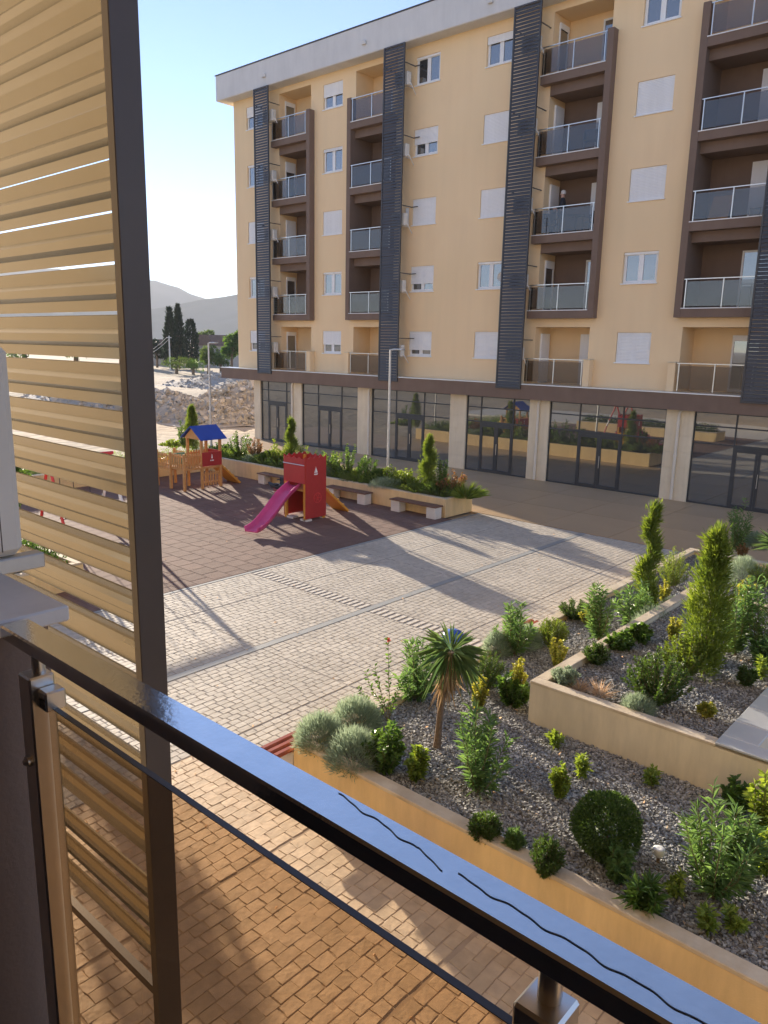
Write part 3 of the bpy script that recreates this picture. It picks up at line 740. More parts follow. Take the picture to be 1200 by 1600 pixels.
# air conditioners behind the screens
def aircon(loc, face, label):
    """split unit outdoors; face: 'x' side toward +x is its grille"""
    t = thing('air_conditioner', loc, label, 'air conditioner', 'air conditioners behind the slat screens')
    w, d, h = .78, .28, .56
    x, y, z = loc
    boxobj('casing', M['ac'], t, x-w/2, x+w/2, y-d/2, y+d/2, z, z+h, bev=.02)
    g = MB()
    for i in range(6):
        rr = .05+i*.035; g.tube([(x-.08+rr*math.cos(q*math.pi/8), y-d/2-.012, z+h/2+rr*math.sin(q*math.pi/8)) for q in range(17)], .004, 4, cap=False)
    g.build('fan_grille', M['black'], t)
    b = MB(); b.box(x-w/2+.08, x-w/2+.11, y-d/2, D, z-.03, z-.002); b.box(x+w/2-.11, x+w/2-.08, y-d/2, D, z-.03, z-.002); b.build('bracket', M['steel'], t)
    b = MB().tube([(x+w/2, y, z+.1), (x+w/2+.1, y, z+.06), (x+w/2+.12, y+.12, z-.12), (x+w/2+.05, D-.02, z-.3)], .018, 6).build('hose', M['white'], t)
fl = {2: 'first', 3: 'second', 4: 'third', 5: 'fourth', 6: 'top'}
for (a, b), nm, dx in ((scr[0], 'leftmost', .25), (scr[1], 'second', .22), (scr[2], 'third', .02)):
    for k in range(2, 7):
        aircon(((a+b)/2+dx, D-.42, zz(k)+.95), 'x', f'white air conditioner behind the {nm} slat screen from the left, {fl[k]} floor above the shops' if k < 6 else f'white air conditioner behind the {nm} slat screen from the left, top floor')

# ================================================================== planters
def ring_planter(name, label, x0, x1, y0, y1, h, t, mat, bed, seed, extra=None):
    """four walls with coping, bed of soil inside"""
    o = thing(name, ((x0+x1)/2, (y0+y1)/2, 0), label, 'planter')
    boxobj('wall', mat, o, x0, x1, y0, y0+t, 0, h-.05); boxobj('wall', mat, o, x0, x1, y1-t, y1, 0, h-.05)
    boxobj('wall', mat, o, x0, x0+t, y0+t, y1-t, 0, h-.05); boxobj('wall', mat, o, x1-t, x1, y0+t, y1-t, 0, h-.05)
    c = M['coping']
    boxobj('coping', c, o, x0-.006, x1+.006, y0-.006, y0+t+.006, h-.05, h, bev=.008); boxobj('coping', c, o, x0-.006, x1+.006, y1-t-.006, y1+.006, h-.05, h, bev=.008)
    boxobj('coping', c, o, x0-.006, x0+t+.006, y0+t+.006, y1-t-.006, h-.051, h-.001, bev=.008); boxobj('coping', c, o, x1-t-.006, x1+.006, y0+t+.006, y1-t-.006, h-.051, h-.001, bev=.008)
    boxobj('soil', M['soil'], o, x0+t, x1-t, y0+t, y1-t, 0.0, bed)
    return o
BED1, BED2, BEDA = .55, 1.05, .60
pl_near = ring_planter('planter', 'long low apricot planter with gravel bed in the foreground on the right', -6.73, 7.5, 5.98, 19.6, .64, .17, M['planter'], BED1-.03, 1)
# raised inner bed: two visible walls and the light well
pl_mid = thing('raised_planter', (-2, 12, 0), 'raised pale beige planter bed standing inside the gravel planter', 'planter')
MX, MY, MT = -4.93, 8.70, 1.14
boxobj('wall', M['planter_pale'], pl_mid, MX, 7.3, MY, MY+.16, BED1-.1, MT-.04); boxobj('wall', M['planter_pale'], pl_mid, MX, MX+.16, MY+.16, 14.4, BED1-.1, MT-.04)
boxobj('wall', M['planter_pale'], pl_mid, MX, 7.3, 14.4, 14.56, BED1-.1, MT-.04)
boxobj('coping', M['coping'], pl_mid, MX-.006, -2.46, MY-.006, MY+.166, MT-.04, MT, bev=.006); boxobj('coping', M['coping'], pl_mid, MX-.006, MX+.166, MY+.166, 14.4, MT-.041, MT-.001, bev=.006)
boxobj('coping', M['coping'], pl_mid, MX-.006, 7.3, 14.4, 14.566, MT-.04, MT, bev=.006)
boxobj('soil', M['soil'], pl_mid, MX+.16, -2.1, MY+.16, 14.4, BED1-.1, BED2-.03)
boxobj('soil', M['soil'], pl_mid, -2.1, 7.3, 11.9, 14.4, BED1-.1, BED2-.031)
well = thing('light_well', (0, 10, .5), 'pale metal coping round a sunken light well at the right edge', 'light well')
boxobj('flashing', M['metal_cap'], well, -2.46, 5, 8.68, 8.93, MT+.002, MT+.03, bev=.004); boxobj('flashing', M['metal_cap'], well, -2.46, -2.06, 8.93, 12.0, MT+.003, MT+.031, bev=.004)
boxobj('flashing', M['metal_cap'], well, -2.06, 5, 11.75, 12.0, MT+.002, MT+.03, bev=.004)
boxobj('lining', M['stone'], well, -2.10, -2.06, 8.93, 11.75, .6, MT+.002); boxobj('lining', M['stone'], well, -2.06, 5, 8.89, 8.93, .6, MT+.002)
boxobj('floor', M['cornice'], well, -2.1, 5, 8.9, 11.8, .56, .6)
for j in range(5): boxobj('seam', M['metal_cap'], well, -2.46, -2.06, 9.4+j*.5, 9.415+j*.5, MT+.031, MT+.036)

# gravel: angular chips, too many to count
def gravel(name, label, pts, size, seed, parent=None):
    r = np.random.RandomState(seed); n = len(pts)
    cube = np.array([(x, y, z) for z in (-1, 1) for y in (-1, 1) for x in (-1, 1)], float)
    fc = np.array([(0, 2, 3, 1), (4, 5, 7, 6), (0, 1, 5, 4), (2, 6, 7, 3), (0, 4, 6, 2), (1, 3, 7, 5)])
    V = np.repeat(cube[None], n, 0)*r.uniform(.45, 1.15, (n, 8, 1))
    V *= (size*r.uniform(.55, 1.25, n))[:, None, None]*np.stack([r.uniform(.7, 1.2, n), r.uniform(.5, .95, n), r.uniform(.4, .75, n)], -1)[:, None, :]
    a = r.uniform(0, 6.28, n); b = r.uniform(-.5, .5, n)
    ca, sa, cb, sb = np.cos(a), np.sin(a), np.cos(b), np.sin(b)
    x = V[..., 0]*cb[:, None] + V[..., 2]*sb[:, None]; z = -V[..., 0]*sb[:, None] + V[..., 2]*cb[:, None]; y = V[..., 1]
    V = np.stack([x*ca[:, None]-y*sa[:, None], x*sa[:, None]+y*ca[:, None], z], -1) + pts[:, None, :]
    F = (fc[None] + (np.arange(n)*8)[:, None, None]).reshape(-1, 4)
    me = fast_mesh(name, V.reshape(-1, 3), F, np.repeat(r.uniform(size=n), 6))
    return link(name, me, M['gravel'], parent, label=label, category='gravel' if parent is None else None, kind='stuff') if False else tag(link(name, me, M['gravel'], parent), label, None if parent else 'gravel', None, 'stuff')
def scatter(x0, x1, y0, y1, dens, z, seed, mask=None):
    r = np.random.RandomState(seed); n = int((x1-x0)*(y1-y0)*dens)
    p = np.column_stack([r.uniform(x0, x1, n), r.uniform(y0, y1, n), np.full(n, z)+r.uniform(-.012, .012, n)])
    px, d = proj(p); keep = (px[:, 0] > 380) & (px[:, 0] < 1330) & (px[:, 1] < 1650) & (d > 0)
    if mask is not None: keep &= mask(p)
    p = p[keep]
    return p
inner = lambda p: ~((p[:, 0] > MX-.01) & (p[:, 1] > MY-.01) & (p[:, 1] < 14.58))
g1 = np.concatenate([scatter(-6.55, 3, 6.16, 8.75, 2500, BED1-.022, 1, inner), scatter(-6.55, 1, 8.75, 14.6, 1900, BED1-.022, 2, inner), scatter(-6.55, 1, 14.56, 19.4, 420, BED1-.022, 3)])
gravel('gravel_bed', 'grey crushed stone covering the low planter bed', g1, .0165, 4)
g2 = np.concatenate([scatter(MX+.17, -2.12, MY+.17, 14.38, 2000, BED2-.022, 5), scatter(-2.1, 1.5, 12.02, 14.38, 900, BED2-.022, 6)])
gravel('gravel_bed', 'grey crushed stone covering the raised inner bed', g2, .0165, 7)

# planter along the playground (L-shaped)
pA = thing('planter', (-21, 20.8, 0), 'long cream planter full of shrubs behind the playground benches', 'planter')
AX0, AX1, AY0, AY1, AH = -29.7, -14.95, 20.02, 21.55, .65
boxobj('wall', M['planter'], pA, -28.0, AX1, AY0, AY0+.16, 0, AH-.03); boxobj('wall', M['planter'], pA, AX0, AX1, AY1-.16, AY1, 0, AH-.03); boxobj('wall', M['planter'], pA, AX1-.16, AX1, AY0+.16, AY1-.16, 0, AH-.03)
boxobj('wall', M['planter'], pA, -28.16, -28.0, 9.0, AY0+.16, 0, AH-.03); boxobj('wall', M['planter'], pA, AX0, AX0+.16, 9.0, AY1-.16, 0, AH-.03); boxobj('wall', M['planter'], pA, AX0+.16, -28.16, 9.0, 9.16, 0, AH-.03)
boxobj('coping', M['planter_pale'], pA, -28.17, AX1+.005, AY0-.005, AY0+.165, AH-.03, AH); boxobj('coping', M['planter_pale'], pA, AX1-.165, AX1+.006, AY0+.165, AY1+.005, AH-.031, AH-.001); boxobj('coping', M['planter_pale'], pA, -28.171, -27.99, 9.0, AY0-.005, AH-.031, AH-.001)
boxobj('soil', M['soil'], pA, -28.16, AX1-.16, AY0+.16, AY1-.16, 0, BEDA); boxobj('soil', M['soil'], pA, AX0+.16, -28.16, 9.16, AY1-.16, 0, BEDA-.001)
pB = ring_planter('planter', 'cream planter with clipped hedge seen through the slats on the left', -26, -16.3, 6.4, 8.1, .6, .16, M['planter'], .5, 3)

# ================================================================== vegetation
def unit(a): return a/np.maximum(np.linalg.norm(a, axis=-1, keepdims=True), 1e-9)
def leafset(P, Dr, L, W, r, fold=.18, droop=0.0):
    n = len(P); Dr = unit(Dr)
    ref = unit(r.normal(size=(n, 3))*.7 + np.array([0, 0, 1.0])); side = unit(np.cross(Dr, ref)); nor = np.cross(side, Dr)
    L = np.broadcast_to(L, (n,))[:, None]; W = np.broadcast_to(W, (n,))[:, None]
    mid = P + Dr*L*.5 + nor*W*fold
    tip = P + Dr*L; tip[:, 2] -= droop*L[:, 0]
    V = np.stack([P, mid+side*W*.5, tip, mid-side*W*.5], 1).reshape(-1, 3)
    i = np.arange(n)*4
    F = np.stack([np.stack([i, i+1, i+2], -1), np.stack([i, i+2, i+3], -1)], 1).reshape(-1, 3)
    return V, F, np.repeat(np.clip(r.beta(2, 2, n), 0, 1), 2)
def cat(sets):
    V = []; F = []; A = []; b = 0
    for v, f, a in sets:
        V.append(v); F.append(f+b); A.append(a); b += len(v)
    return np.concatenate(V), np.concatenate(F), np.concatenate(A)
def sph(n, r): return unit(r.normal(size=(n, 3)))
def ball(c, rx, ry, rz, n, L, W, r, shell=.7, up=.25, rough=.12):
    d = sph(n, r); k = r.uniform(shell, 1.0, n)**.6
    lump = 1 + rough*np.sin(d[:, 0]*5+r.uniform(0, 6))*np.cos(d[:, 1]*6+r.uniform(0, 6)) + rough*.6*np.sin(d[:, 2]*9+d[:, 0]*7)
    P = np.array(c)+d*np.array([rx, ry, rz])*(k*lump)[:, None]
    Dr = d*.8 + r.normal(size=(n, 3))*.45 + np.array([0, 0, up])
    return leafset(P, Dr, L*r.uniform(.6, 1.3, n), W*r.uniform(.7, 1.2, n), r)
def mound(c, rx, ry, h, n, L, W, r):
    d = sph(n, r); d[:, 2] = np.abs(d[:, 2])
    P = np.array(c)+d*np.array([rx, ry, h])*r.uniform(.6, .95, (n, 1))
    Dr = d + r.normal(size=(n, 3))*.3+np.array([0, 0, .45])
    return leafset(P, Dr, L*r.uniform(.6, 1.4, n), W, r)
def stems(c, h, spread, n, r, r0=.008, lean=None):
    out = []
    for i in range(n):
        a = r.uniform(0, 6.28) if n > 1 else r.uniform(0, 6.28); s = spread*math.sqrt(r.uniform(.05, 1)); hh = h*r.uniform(.72, 1.0)*(1-.5*(s/max(spread, 1e-6))**2)
        p = []
        for t in np.linspace(0, 1, 6):
            p.append((c[0]+math.cos(a)*s*t**.75+r.normal()*.008, c[1]+math.sin(a)*s*t**.75+r.normal()*.008, c[2]+hh*t**1.15))
        out.append(np.array(p))
    return out
def stem_mesh(paths, r0):
    m = MB()
    for p in paths: m.tube([tuple(q) for q in p], [r0*(1-.65*i/(len(p)-1)) for i in range(len(p))], 5, cap=False)
    return m
def along(paths, n, t0, t1, r):
    P = []; T = []
    for p in paths:
        t = np.linspace(t0, t1, n)*(len(p)-1); i = np.minimum(t.astype(int), len(p)-2); f = (t-i)[:, None]
        P.append(p[i]*(1-f)+p[i+1]*f); T.append(unit(p[i+1]-p[i]))
    return np.concatenate(P), np.concatenate(T)
def whorls(paths, n, L, W, r, t0=.3, per=3, open_=1.0, droop=.08):
    P, T = along(paths, n, t0, 1.0, r); P = np.repeat(P, per, 0); T = np.repeat(T, per, 0); k = len(P)
    rad = r.normal(size=(k, 3)); rad = unit(rad-T*np.sum(rad*T, 1, keepdims=True))
    Dr = T*r.uniform(.5, 1.1, (k, 1)) + rad*open_
    return leafset(P, Dr, L*r.uniform(.65, 1.2, k), W*r.uniform(.8, 1.2, k), r, droop=droop)

GROUPS = {}
def make(name, c, label, cat_, group, parts, stem=None, stem_mat='twig', extra=None):
    """parts: list of (part name, leafset tuple, material)"""
    o = thing(name, tuple(c), label, cat_, group)
    for pn, (V, F, A), mt in parts:
        me = fast_mesh(pn, V-np.array(c), F, A)
        link(pn, me, M[mt], o)
    if stem is not None: stem.build('stem', M[stem_mat], o)
    return o
def base_h(bx, by, z, ytop, wpx):
    b = at(bx, by, Z=z); d = float((b-np.array([0, 0, CAM_Z]))@_f)
    zs_ = np.linspace(z, z+6, 1201); P, _ = proj(np.column_stack([np.full(1201, b[0]), np.full(1201, b[1]), zs_]))
    h = zs_[np.argmin(np.abs(P[:, 1]-ytop))]-z
    return b, max(h, .05), wpx*d/FPX
SEED = [100]
def plant(kind, bx, by, z, ytop, wpx, label, mat=None, group=None, base=None):
    SEED[0] += 1; r = np.random.RandomState(SEED[0])
    if base is None: c, h, w = base_h(bx, by, z, ytop, wpx)
    else: c, h, w = np.array(base[0], float), base[1], base[2]
    R_ = w/2
    if kind == 'box':
        if base is None:      # a clipped sphere: its middle lies midway between foot and top in the picture
            h = w*.96; c = at(bx, (by+ytop)/2, Z=z+h*.5); c[2] = z
        cc = c+np.array([0, 0, h*.5]); n = int(min(5200, 900+26000*R_*R_*1.6))
        return make('boxwood_bush', c, label, 'bush', group or 'clipped round bushes', [('foliage', cat([ball(cc, R_, R_, h*.5, n, .035, .022, r, .8, .3, .05), ball(cc, R_*.8, R_*.8, h*.42, n//3, .05, .04, r, .5)]), mat or 'box')], stem_mesh(stems(c, h*.5, R_*.3, 4, r), .012), 'bark')
    if kind == 'lav':
        n = int(min(5200, 900+15000*R_*h*2))
        return make('lavender_bush', c, label, 'bush', group or 'grey-green lavender mounds', [('foliage', mound(c, R_, R_, h*.85, n, .10, .0075, r), mat or 'lav')], stem_mesh(stems(c, h*.6, R_*.6, 8, r), .006), 'bark')
    if kind == 'ole':
        ns = int(np.clip(7+R_*24, 8, 22)); st = stems(c, h, R_*.95, ns, r)
        return make('oleander', c, label, 'shrub', group or 'oleander shrubs', [('foliage', whorls(st, 20, .16, .030, r, .08, 3), mat or 'ole')], stem_mesh(st, .008), 'twig')
    if kind == 'gold':
        ns = 14; st = stems(c, h, R_*.95, ns, r)
        return make('golden_shrub', c, label, 'shrub', group or 'golden leaved shrubs', [('foliage', cat([whorls(st, 20, .055, .034, r, .06, 4, 1.2)]), mat or 'gold')], stem_mesh(st, .005), 'twig')
    if kind == 'broad':
        ns = int(np.clip(9+R_*22, 9, 24)); st = stems(c, h, R_*.95, ns, r)
        return make('broadleaf_shrub', c, label, 'shrub', group or 'broad leaved shrubs', [('foliage', whorls(st, 18, .095, .050, r, .08, 4, 1.2), mat or 'laurel')], stem_mesh(st, .008), 'twig')
    if kind == 'sprout':
        st = stems(c, h, R_*.95, 7, r)
        return make('seedling', c, label, 'plant', group or 'small seedlings in the gravel', [('foliage', whorls(st, 12, .085, .032, r, .1, 3, 1.1), mat or 'lime')], stem_mesh(st, .004), 'twig')
    if kind == 'rosemary':
        st = stems(c, h, R_*1.0, 46, r)
        return make('rosemary_bush', c, label, 'bush', group or 'needle leaved low bushes', [('foliage', whorls(st, 28, .055, .012, r, .08, 4, .9, 0), mat or 'box')], stem_mesh(st, .006), 'bark')
    if kind == 'thuja_old':
        n = 11000; t = r.uniform(.03, 1, n)**.85; th = r.uniform(0, 6.28, n)
        prof = np.clip(np.minimum((1-t)*1.7+.12, .62+t*.9), 0, 1)*(1+.16*np.sin(t*23+th*2)+.12*np.sin(th*3+t*9))
        rr = R_*prof*r.uniform(.45, 1.0, n)**.5
        P = np.column_stack([c[0]+rr*np.cos(th), c[1]+rr*np.sin(th), c[2]+.04*h+t*h*.96])
        Dr = np.column_stack([np.cos(th), np.sin(th), np.full(n, 1.1)]) + r.normal(size=(n, 3))*.3
        return make('conifer', c, label, 'conifer', group or 'bright green conifers', [('foliage', leafset(P, Dr, .13*r.uniform(.5, 1.3, n), .030, r), mat or 'thuja')], stem_mesh([np.array([c, c+[0.01, 0, h*.5], c+[0, 0, h*.92]])], .03), 'bark')
    if kind in ('feather', 'spiral', 'thuja'):
        sets = []; K = 46 if kind != 'spiral' else 40
        tw = r.uniform(0, 6.28)
        for q in range(K):
            t = (q+.5)/K; env = np.clip(min((1-t)*1.35+.16, .55+t*2.2), 0, 1)
            th = tw+q*2.4+r.normal()*.4; off = R_*.62*env*r.uniform(.4, 1.25)
            if kind == 'spiral': th = tw+t*2*math.pi*2.4+r.normal()*.5; off = R_*.24*env
            cc = c+np.array([off*math.cos(th), off*math.sin(th), h*(.03+.90*t)]); n = 170; rr = R_*(.36*env+.12)*r.uniform(.6, 1.4)
            d = sph(n, r); P = cc+d*np.array([rr, rr, rr*1.5])*r.uniform(.3, 1, (n, 1))
            Dr = d*.6+np.array([math.cos(th)*.55, math.sin(th)*.55, .9])+r.normal(size=(n, 3))*.35
            v, f, a = leafset(P, Dr, .12*r.uniform(.5, 1.6, n), .019, r); sets.append((v, f, np.clip(a*.75+r.uniform(0, .3), 0, 1)))
        nt_ = 26   # loose leading shoots
        P = c+np.column_stack([r.normal(size=nt_)*R_*.16, r.normal(size=nt_)*R_*.16, h*r.uniform(.86, .97, nt_)]); sets.append(leafset(P, np.column_stack([r.normal(size=nt_)*.2, r.normal(size=nt_)*.2, np.ones(nt_)]), .16, .02, r))
        return make('conifer', c, label, 'conifer', group or 'bright green conifers', [('foliage', cat(sets), mat or 'thuja')], stem_mesh([np.array([c, c+[0.01, 0, h*.5], c+[0, 0, h*.92]])], .03), 'bark')
    if kind == 'bushy':
        st = stems(c, h, R_*1.0, 60, r)
        return make('bush', c, label, 'bush', group or 'loose green bushes', [('foliage', whorls(st, 22, .05, .026, r, .12, 4, 1.0, 0), mat or 'box')], stem_mesh(st, .006), 'bark')
    if kind == 'spiral_old':
        n = 10000; t = r.uniform(.02, 1, n); th0 = t*2*math.pi*2.6
        th = th0 + r.normal(size=n)*1.1
        env = (1-t)*.75+.25
        cx = R_*.24*env*np.cos(th0); cy = R_*.24*env*np.sin(th0)
        rr = R_*.85*env*(1+.22*np.sin(t*40+th*2))*r.uniform(.25, 1, n)**.5
        P = np.column_stack([c[0]+cx+rr*np.cos(th), c[1]+cy+rr*np.sin(th), c[2]+.03*h+t*h*.97])
        Dr = np.column_stack([np.cos(th), np.sin(th), np.full(n, .9)]) + r.normal(size=(n, 3))*.35
        return make('spiral_conifer', c, label, 'conifer', group or 'bright green conifers', [('foliage', leafset(P, Dr, .10*r.uniform(.5, 1.3, n), .028, r), mat or 'thuja')], stem_mesh([np.array([c, c+[0.01, 0, h*.5], c+[0, 0, h*.95]])], .03), 'bark')
    if kind == 'dry':
        n = 160; d = sph(n, r); d[:, 2] = np.abs(d[:, 2])*.8+.2
        return make('dry_tuft', c, label, 'grass tuft', group or 'dry grass tufts', [('blades', leafset(c+d*np.array([R_*.2, R_*.2, .01]), d, np.hypot(h, R_)*r.uniform(.5, 1, n), .006, r), mat or 'dry')])
    if kind == 'grass':
        n = 420; d = sph(n, r); d[:, 2] = np.abs(d[:, 2])*1.2+.35
        return make('grass_tuft', c, label, 'grass tuft', group or 'tufts of tall grass', [('blades', leafset(c+d*np.array([R_*.35, R_*.35, .01]), d, h*1.0*r.uniform(.5, 1.1, n), .014, r, droop=.15), mat or 'lime')])
    if kind == 'yucca':
        n = 150; d = sph(n, r); d[:, 2] = np.abs(d[:, 2])*1.1-.12
        top = c+np.array([0, 0, h*.62])
        return make('yucca', c, label, 'yucca', group or 'yuccas', [('leaves', leafset(top+d*.04, d, R_*r.uniform(.8, 1.15, n), .045, r, droop=.1), mat or 'yucca')], stem_mesh([np.array([c, c+[.01, 0, h*.3], top])], .07), 'bark')

# ---- the foreground beds (positions measured from the photograph)
L1, L2 = BED1, BED2
plant('lav', 500, 1165, L1, 1110, 78, 'grey-green lavender mound at the planter corner above the red bench end')
plant('lav', 556, 1138, L1, 1086, 78, 'lavender mound behind the corner one, beside the rose stems')
plant('lav', 552, 1196, L1, 1132, 86, 'lavender mound spilling over the front coping near the planter corner')
plant('broad', 600, 1205, L1, 1118, 62, 'glossy green leafy shrub right of the three lavender mounds', 'laurel')
plant('broad', 652, 1217, L1, 1162, 28, 'small upright bright green shrub standing alone left of the yucca trunk', 'lime')
plant('ole', 648, 1090, L1, 985, 88, 'leafy oleander behind the yucca on its left')
plant('rosemary', 757, 1075, L1, 1014, 70, 'dark green needle bush behind the yucca on its right')
plant('gold', 748, 1108, L1, 1048, 27, 'golden shrub right of the yucca trunk, nearest to it')
plant('broad', 800, 1102, L1, 1050, 52, 'green leafed low shrub beside the raised bed corner')
plant('gold', 808, 1092, L1, 1022, 28, 'golden shrub growing out of the green one beside the raised bed corner')
plant('gold', 870, 1042, L1, 992, 36, 'golden shrub between the needle bush and the raised bed wall')
plant('ole', 803, 1022, L1, 930, 60, 'tall oleander at the plaza edge between two lavender mounds')
plant('lav', 776, 1022, L1, 984, 40, 'lavender mound left of the tall oleander at the plaza edge')
plant('lav', 822, 1010, L1, 974, 44, 'lavender mound right of the tall oleander at the plaza edge')
plant('rosemary', 862, 1012, L1, 958, 52, 'rounded green needle bush at the plaza edge beside a red bench end', 'thuja')
plant('rosemary', 898, 966, L1, 934, 54, 'low dark needle bush on the plaza edge beyond the rounded one')
plant('gold', 920, 980, L1, 945, 30, 'small golden shrub at the foot of the tall thin oleander')
plant('ole', 935, 1000, L1, 894, 52, 'tall thin oleander just outside the raised bed wall')
plant('ole', 988, 982, L1, 892, 66, 'bushy oleander in front of the slim conifer')
plant('spiral', 1006, 962, L1, 782, 54, 'tall slim conifer rising against the brown paving')
plant('gold', 1036, 938, L1, 906, 24, 'small golden shrub right of the slim conifer')
plant('rosemary', 1050, 916, L1, 852, 58, 'oval yellow-green bush between the two tall conifers', 'lime')
plant('lav', 1018, 1000, L1, 940, 72, 'blue-grey lavender mound behind the raised bed wall end')
plant('lav', 1050, 970, L1, 930, 46, 'smaller lavender mound behind the blue-grey one')
plant('ole', 745, 1238, L1, 1088, 104, 'wide oleander in the gravel right of the yucca trunk')
plant('gold', 873, 1246, L1, 1188, 28, 'yellow-green sapling in open gravel below the raised bed wall', 'lime')
plant('sprout', 908, 1212, L1, 1172, 22, 'tiny plant right of the yellow-green sapling')
plant('sprout', 864, 1165, L1, 1138, 26, 'tiny plant at the foot of the raised bed corner')
plant('box', 948, 1345, L1, 1236, 106, 'large dark clipped ball in the gravel of the foreground bed')
plant('broad', 962, 1372, L1, 1318, 44, 'small pale leaved shrub in front of the large dark ball', 'ole')
plant('rosemary', 757, 1316, L1, 1264, 50, 'fuzzy rosemary tuft on the front coping, left one')
plant('rosemary', 852, 1368, L1, 1306, 56, 'fuzzy rosemary tuft hanging over the front coping, right one')
plant('rosemary', 803, 1330, L1, 1296, 30, 'smallest rosemary tuft between the two on the front coping', 'ole')
plant('ole', 1112, 1402, L1, 1222, 120, 'large pale oleander in the right foreground gravel', 'ole')
plant('ole', 1150, 1385, L1, 1250, 60, 'oleander stems just right of the large pale oleander')
plant('ole', 1005, 1428, L1, 1362, 44, 'low green shrub behind the front coping right of the large ball', 'laurel')
plant('sprout', 1056, 1396, L1, 1360, 26, 'lime seedling between the low green shrub and the pale oleander')
plant('broad', 1150, 1268, L1, 1212, 44, 'dark leaved shrub against the raised bed wall at the right')
plant('broad', 1192, 1300, L1, 1190, 52, 'lime green shrub cut by the right edge below the metal coping', 'lime')
plant('broad', 1192, 1365, L1, 1290, 34, 'pale green shrub at the right edge beside the pale oleander', 'lime')
plant('sprout', 1105, 1452, L1, 1418, 30, 'seedling low in the right foreground, left one')
plant('sprout', 1146, 1450, L1, 1418, 34, 'seedling low in the right foreground, right one')
plant('sprout', 1020, 1228, L1, 1200, 26, 'dark weed at the foot of the raised bed wall')
# raised inner bed
plant('thuja', 1098, 1052, L2, 818, 76, 'tall bushy bright green conifer on the raised bed')
plant('bushy', 1024, 1098, L2, 1010, 104, 'rounded olive green bush in the middle of the raised bed', 'box')
plant('bushy', 1066, 1056, L2, 980, 72, 'bright green round bush at the foot of the tall conifer', 'thuja')
plant('gold', 1104, 1118, L2, 1096, 26, 'tiny golden plant in the gravel of the raised bed')
plant('rosemary', 1166, 1070, L2, 1040, 30, 'small dark needle tuft in the raised bed right of the tall conifer')
plant('sprout', 1189, 1058, L2, 1026, 16, 'thin lime seedling near the right edge of the raised bed')
plant('rosemary', 882, 1070, L2, 1042, 44, 'grey-green rosemary in the front corner of the raised bed', 'lav')
plant('dry', 905, 1080, L2, 1058, 28, 'dry brown tuft beside the corner rosemary')
plant('dry', 936, 1088, L2, 1058, 32, 'dry brown tuft standing alone in the raised bed')
plant('lav', 997, 1112, L2, 1088, 44, 'low grey tuft behind the coping in front of the olive bush')
plant('rosemary', 932, 1036, L2, 1006, 46, 'dark rosemary lying over the left wall of the raised bed')
plant('broad', 968, 1012, L2, 986, 42, 'leafy plant creeping along the left wall of the raised bed', 'laurel')
plant('broad', 1000, 1002, L2, 974, 36, 'leafy plant at the far end of the left raised wall', 'laurel')
plant('gold', 1052, 1000, L2, 958, 26, 'golden shrub left of the tall conifer on the raised bed')
plant('ole', 1148, 1024, L2, 886, 64, 'pale oleander right of the tall conifer')
plant('ole', 1190, 1030, L2, 880, 76, 'oleander at the right edge with golden shoots beside it')
plant('gold', 1163, 950, L2, 896, 34, 'golden shrub between the two oleanders on the right')
plant('ole', 1192, 1040, L2, 985, 34, 'young oleander at the right edge in front of the taller one')
# far end of the bed
plant('gold', 1126, 905, L1, 866, 32, 'golden shrub behind the tall conifer on its right')
plant('lav', 1160, 912, L1, 862, 60, 'silvery lavender mound at the back of the bed near the right edge')
plant('ole', 1150, 862, L1, 772, 48, 'dark oleander at the back of the bed against the shop glass')
plant('lav', 1178, 858, L1, 828, 34, 'shaded lavender mound at the very back of the bed')
plant('gold', 1158, 872, L1, 846, 20, 'small reddish shoot in front of the dark back oleander', 'redleaf')
plant('yucca', 1208, 905, L1, 822, 70, 'spiky yucca cut by the right edge of the picture')
plant('rosemary', 1186, 918, L1, 876, 44, 'green tuft below the right-edge yucca', 'lime')

# rose with two bare stems
def rose(bx, by, z, tips, label):
    SEED[0] += 1; r = np.random.RandomState(SEED[0]); c = at(bx, by, Z=z)
    paths = []; fl = []
    for tx, ty in tips:
        e = at(tx, ty, Y=c[1]+r.uniform(-.05, .1)); paths.append(np.array([c+(e-c)*t+np.array([0, 0, .03*math.sin(t*6)]) + r.normal(size=3)*.008 for t in np.linspace(0, 1, 7)])); fl.append(e)
    lv = whorls(paths, 16, .07, .036, r, .2, 3, 1.2)
    d = sph(36*len(fl), r); P = np.repeat(np.array(fl), 36, 0)
    keep = np.zeros(36*len(fl), bool); keep[:36] = True
    return make('rose_bush', c, label, 'rose', None, [('foliage', lv, 'laurel'), ('blossom', leafset(P[keep]+d[keep]*.006, d[keep], .028, .028, r), 'flower')], stem_mesh(paths, .007), 'twig')
rose(608, 1130, L1, [(607, 1000), (572, 1052), (585, 1040), (625, 1065), (560, 1075)], 'leggy rose bush with red blossom on a tall stem beside the lavender')

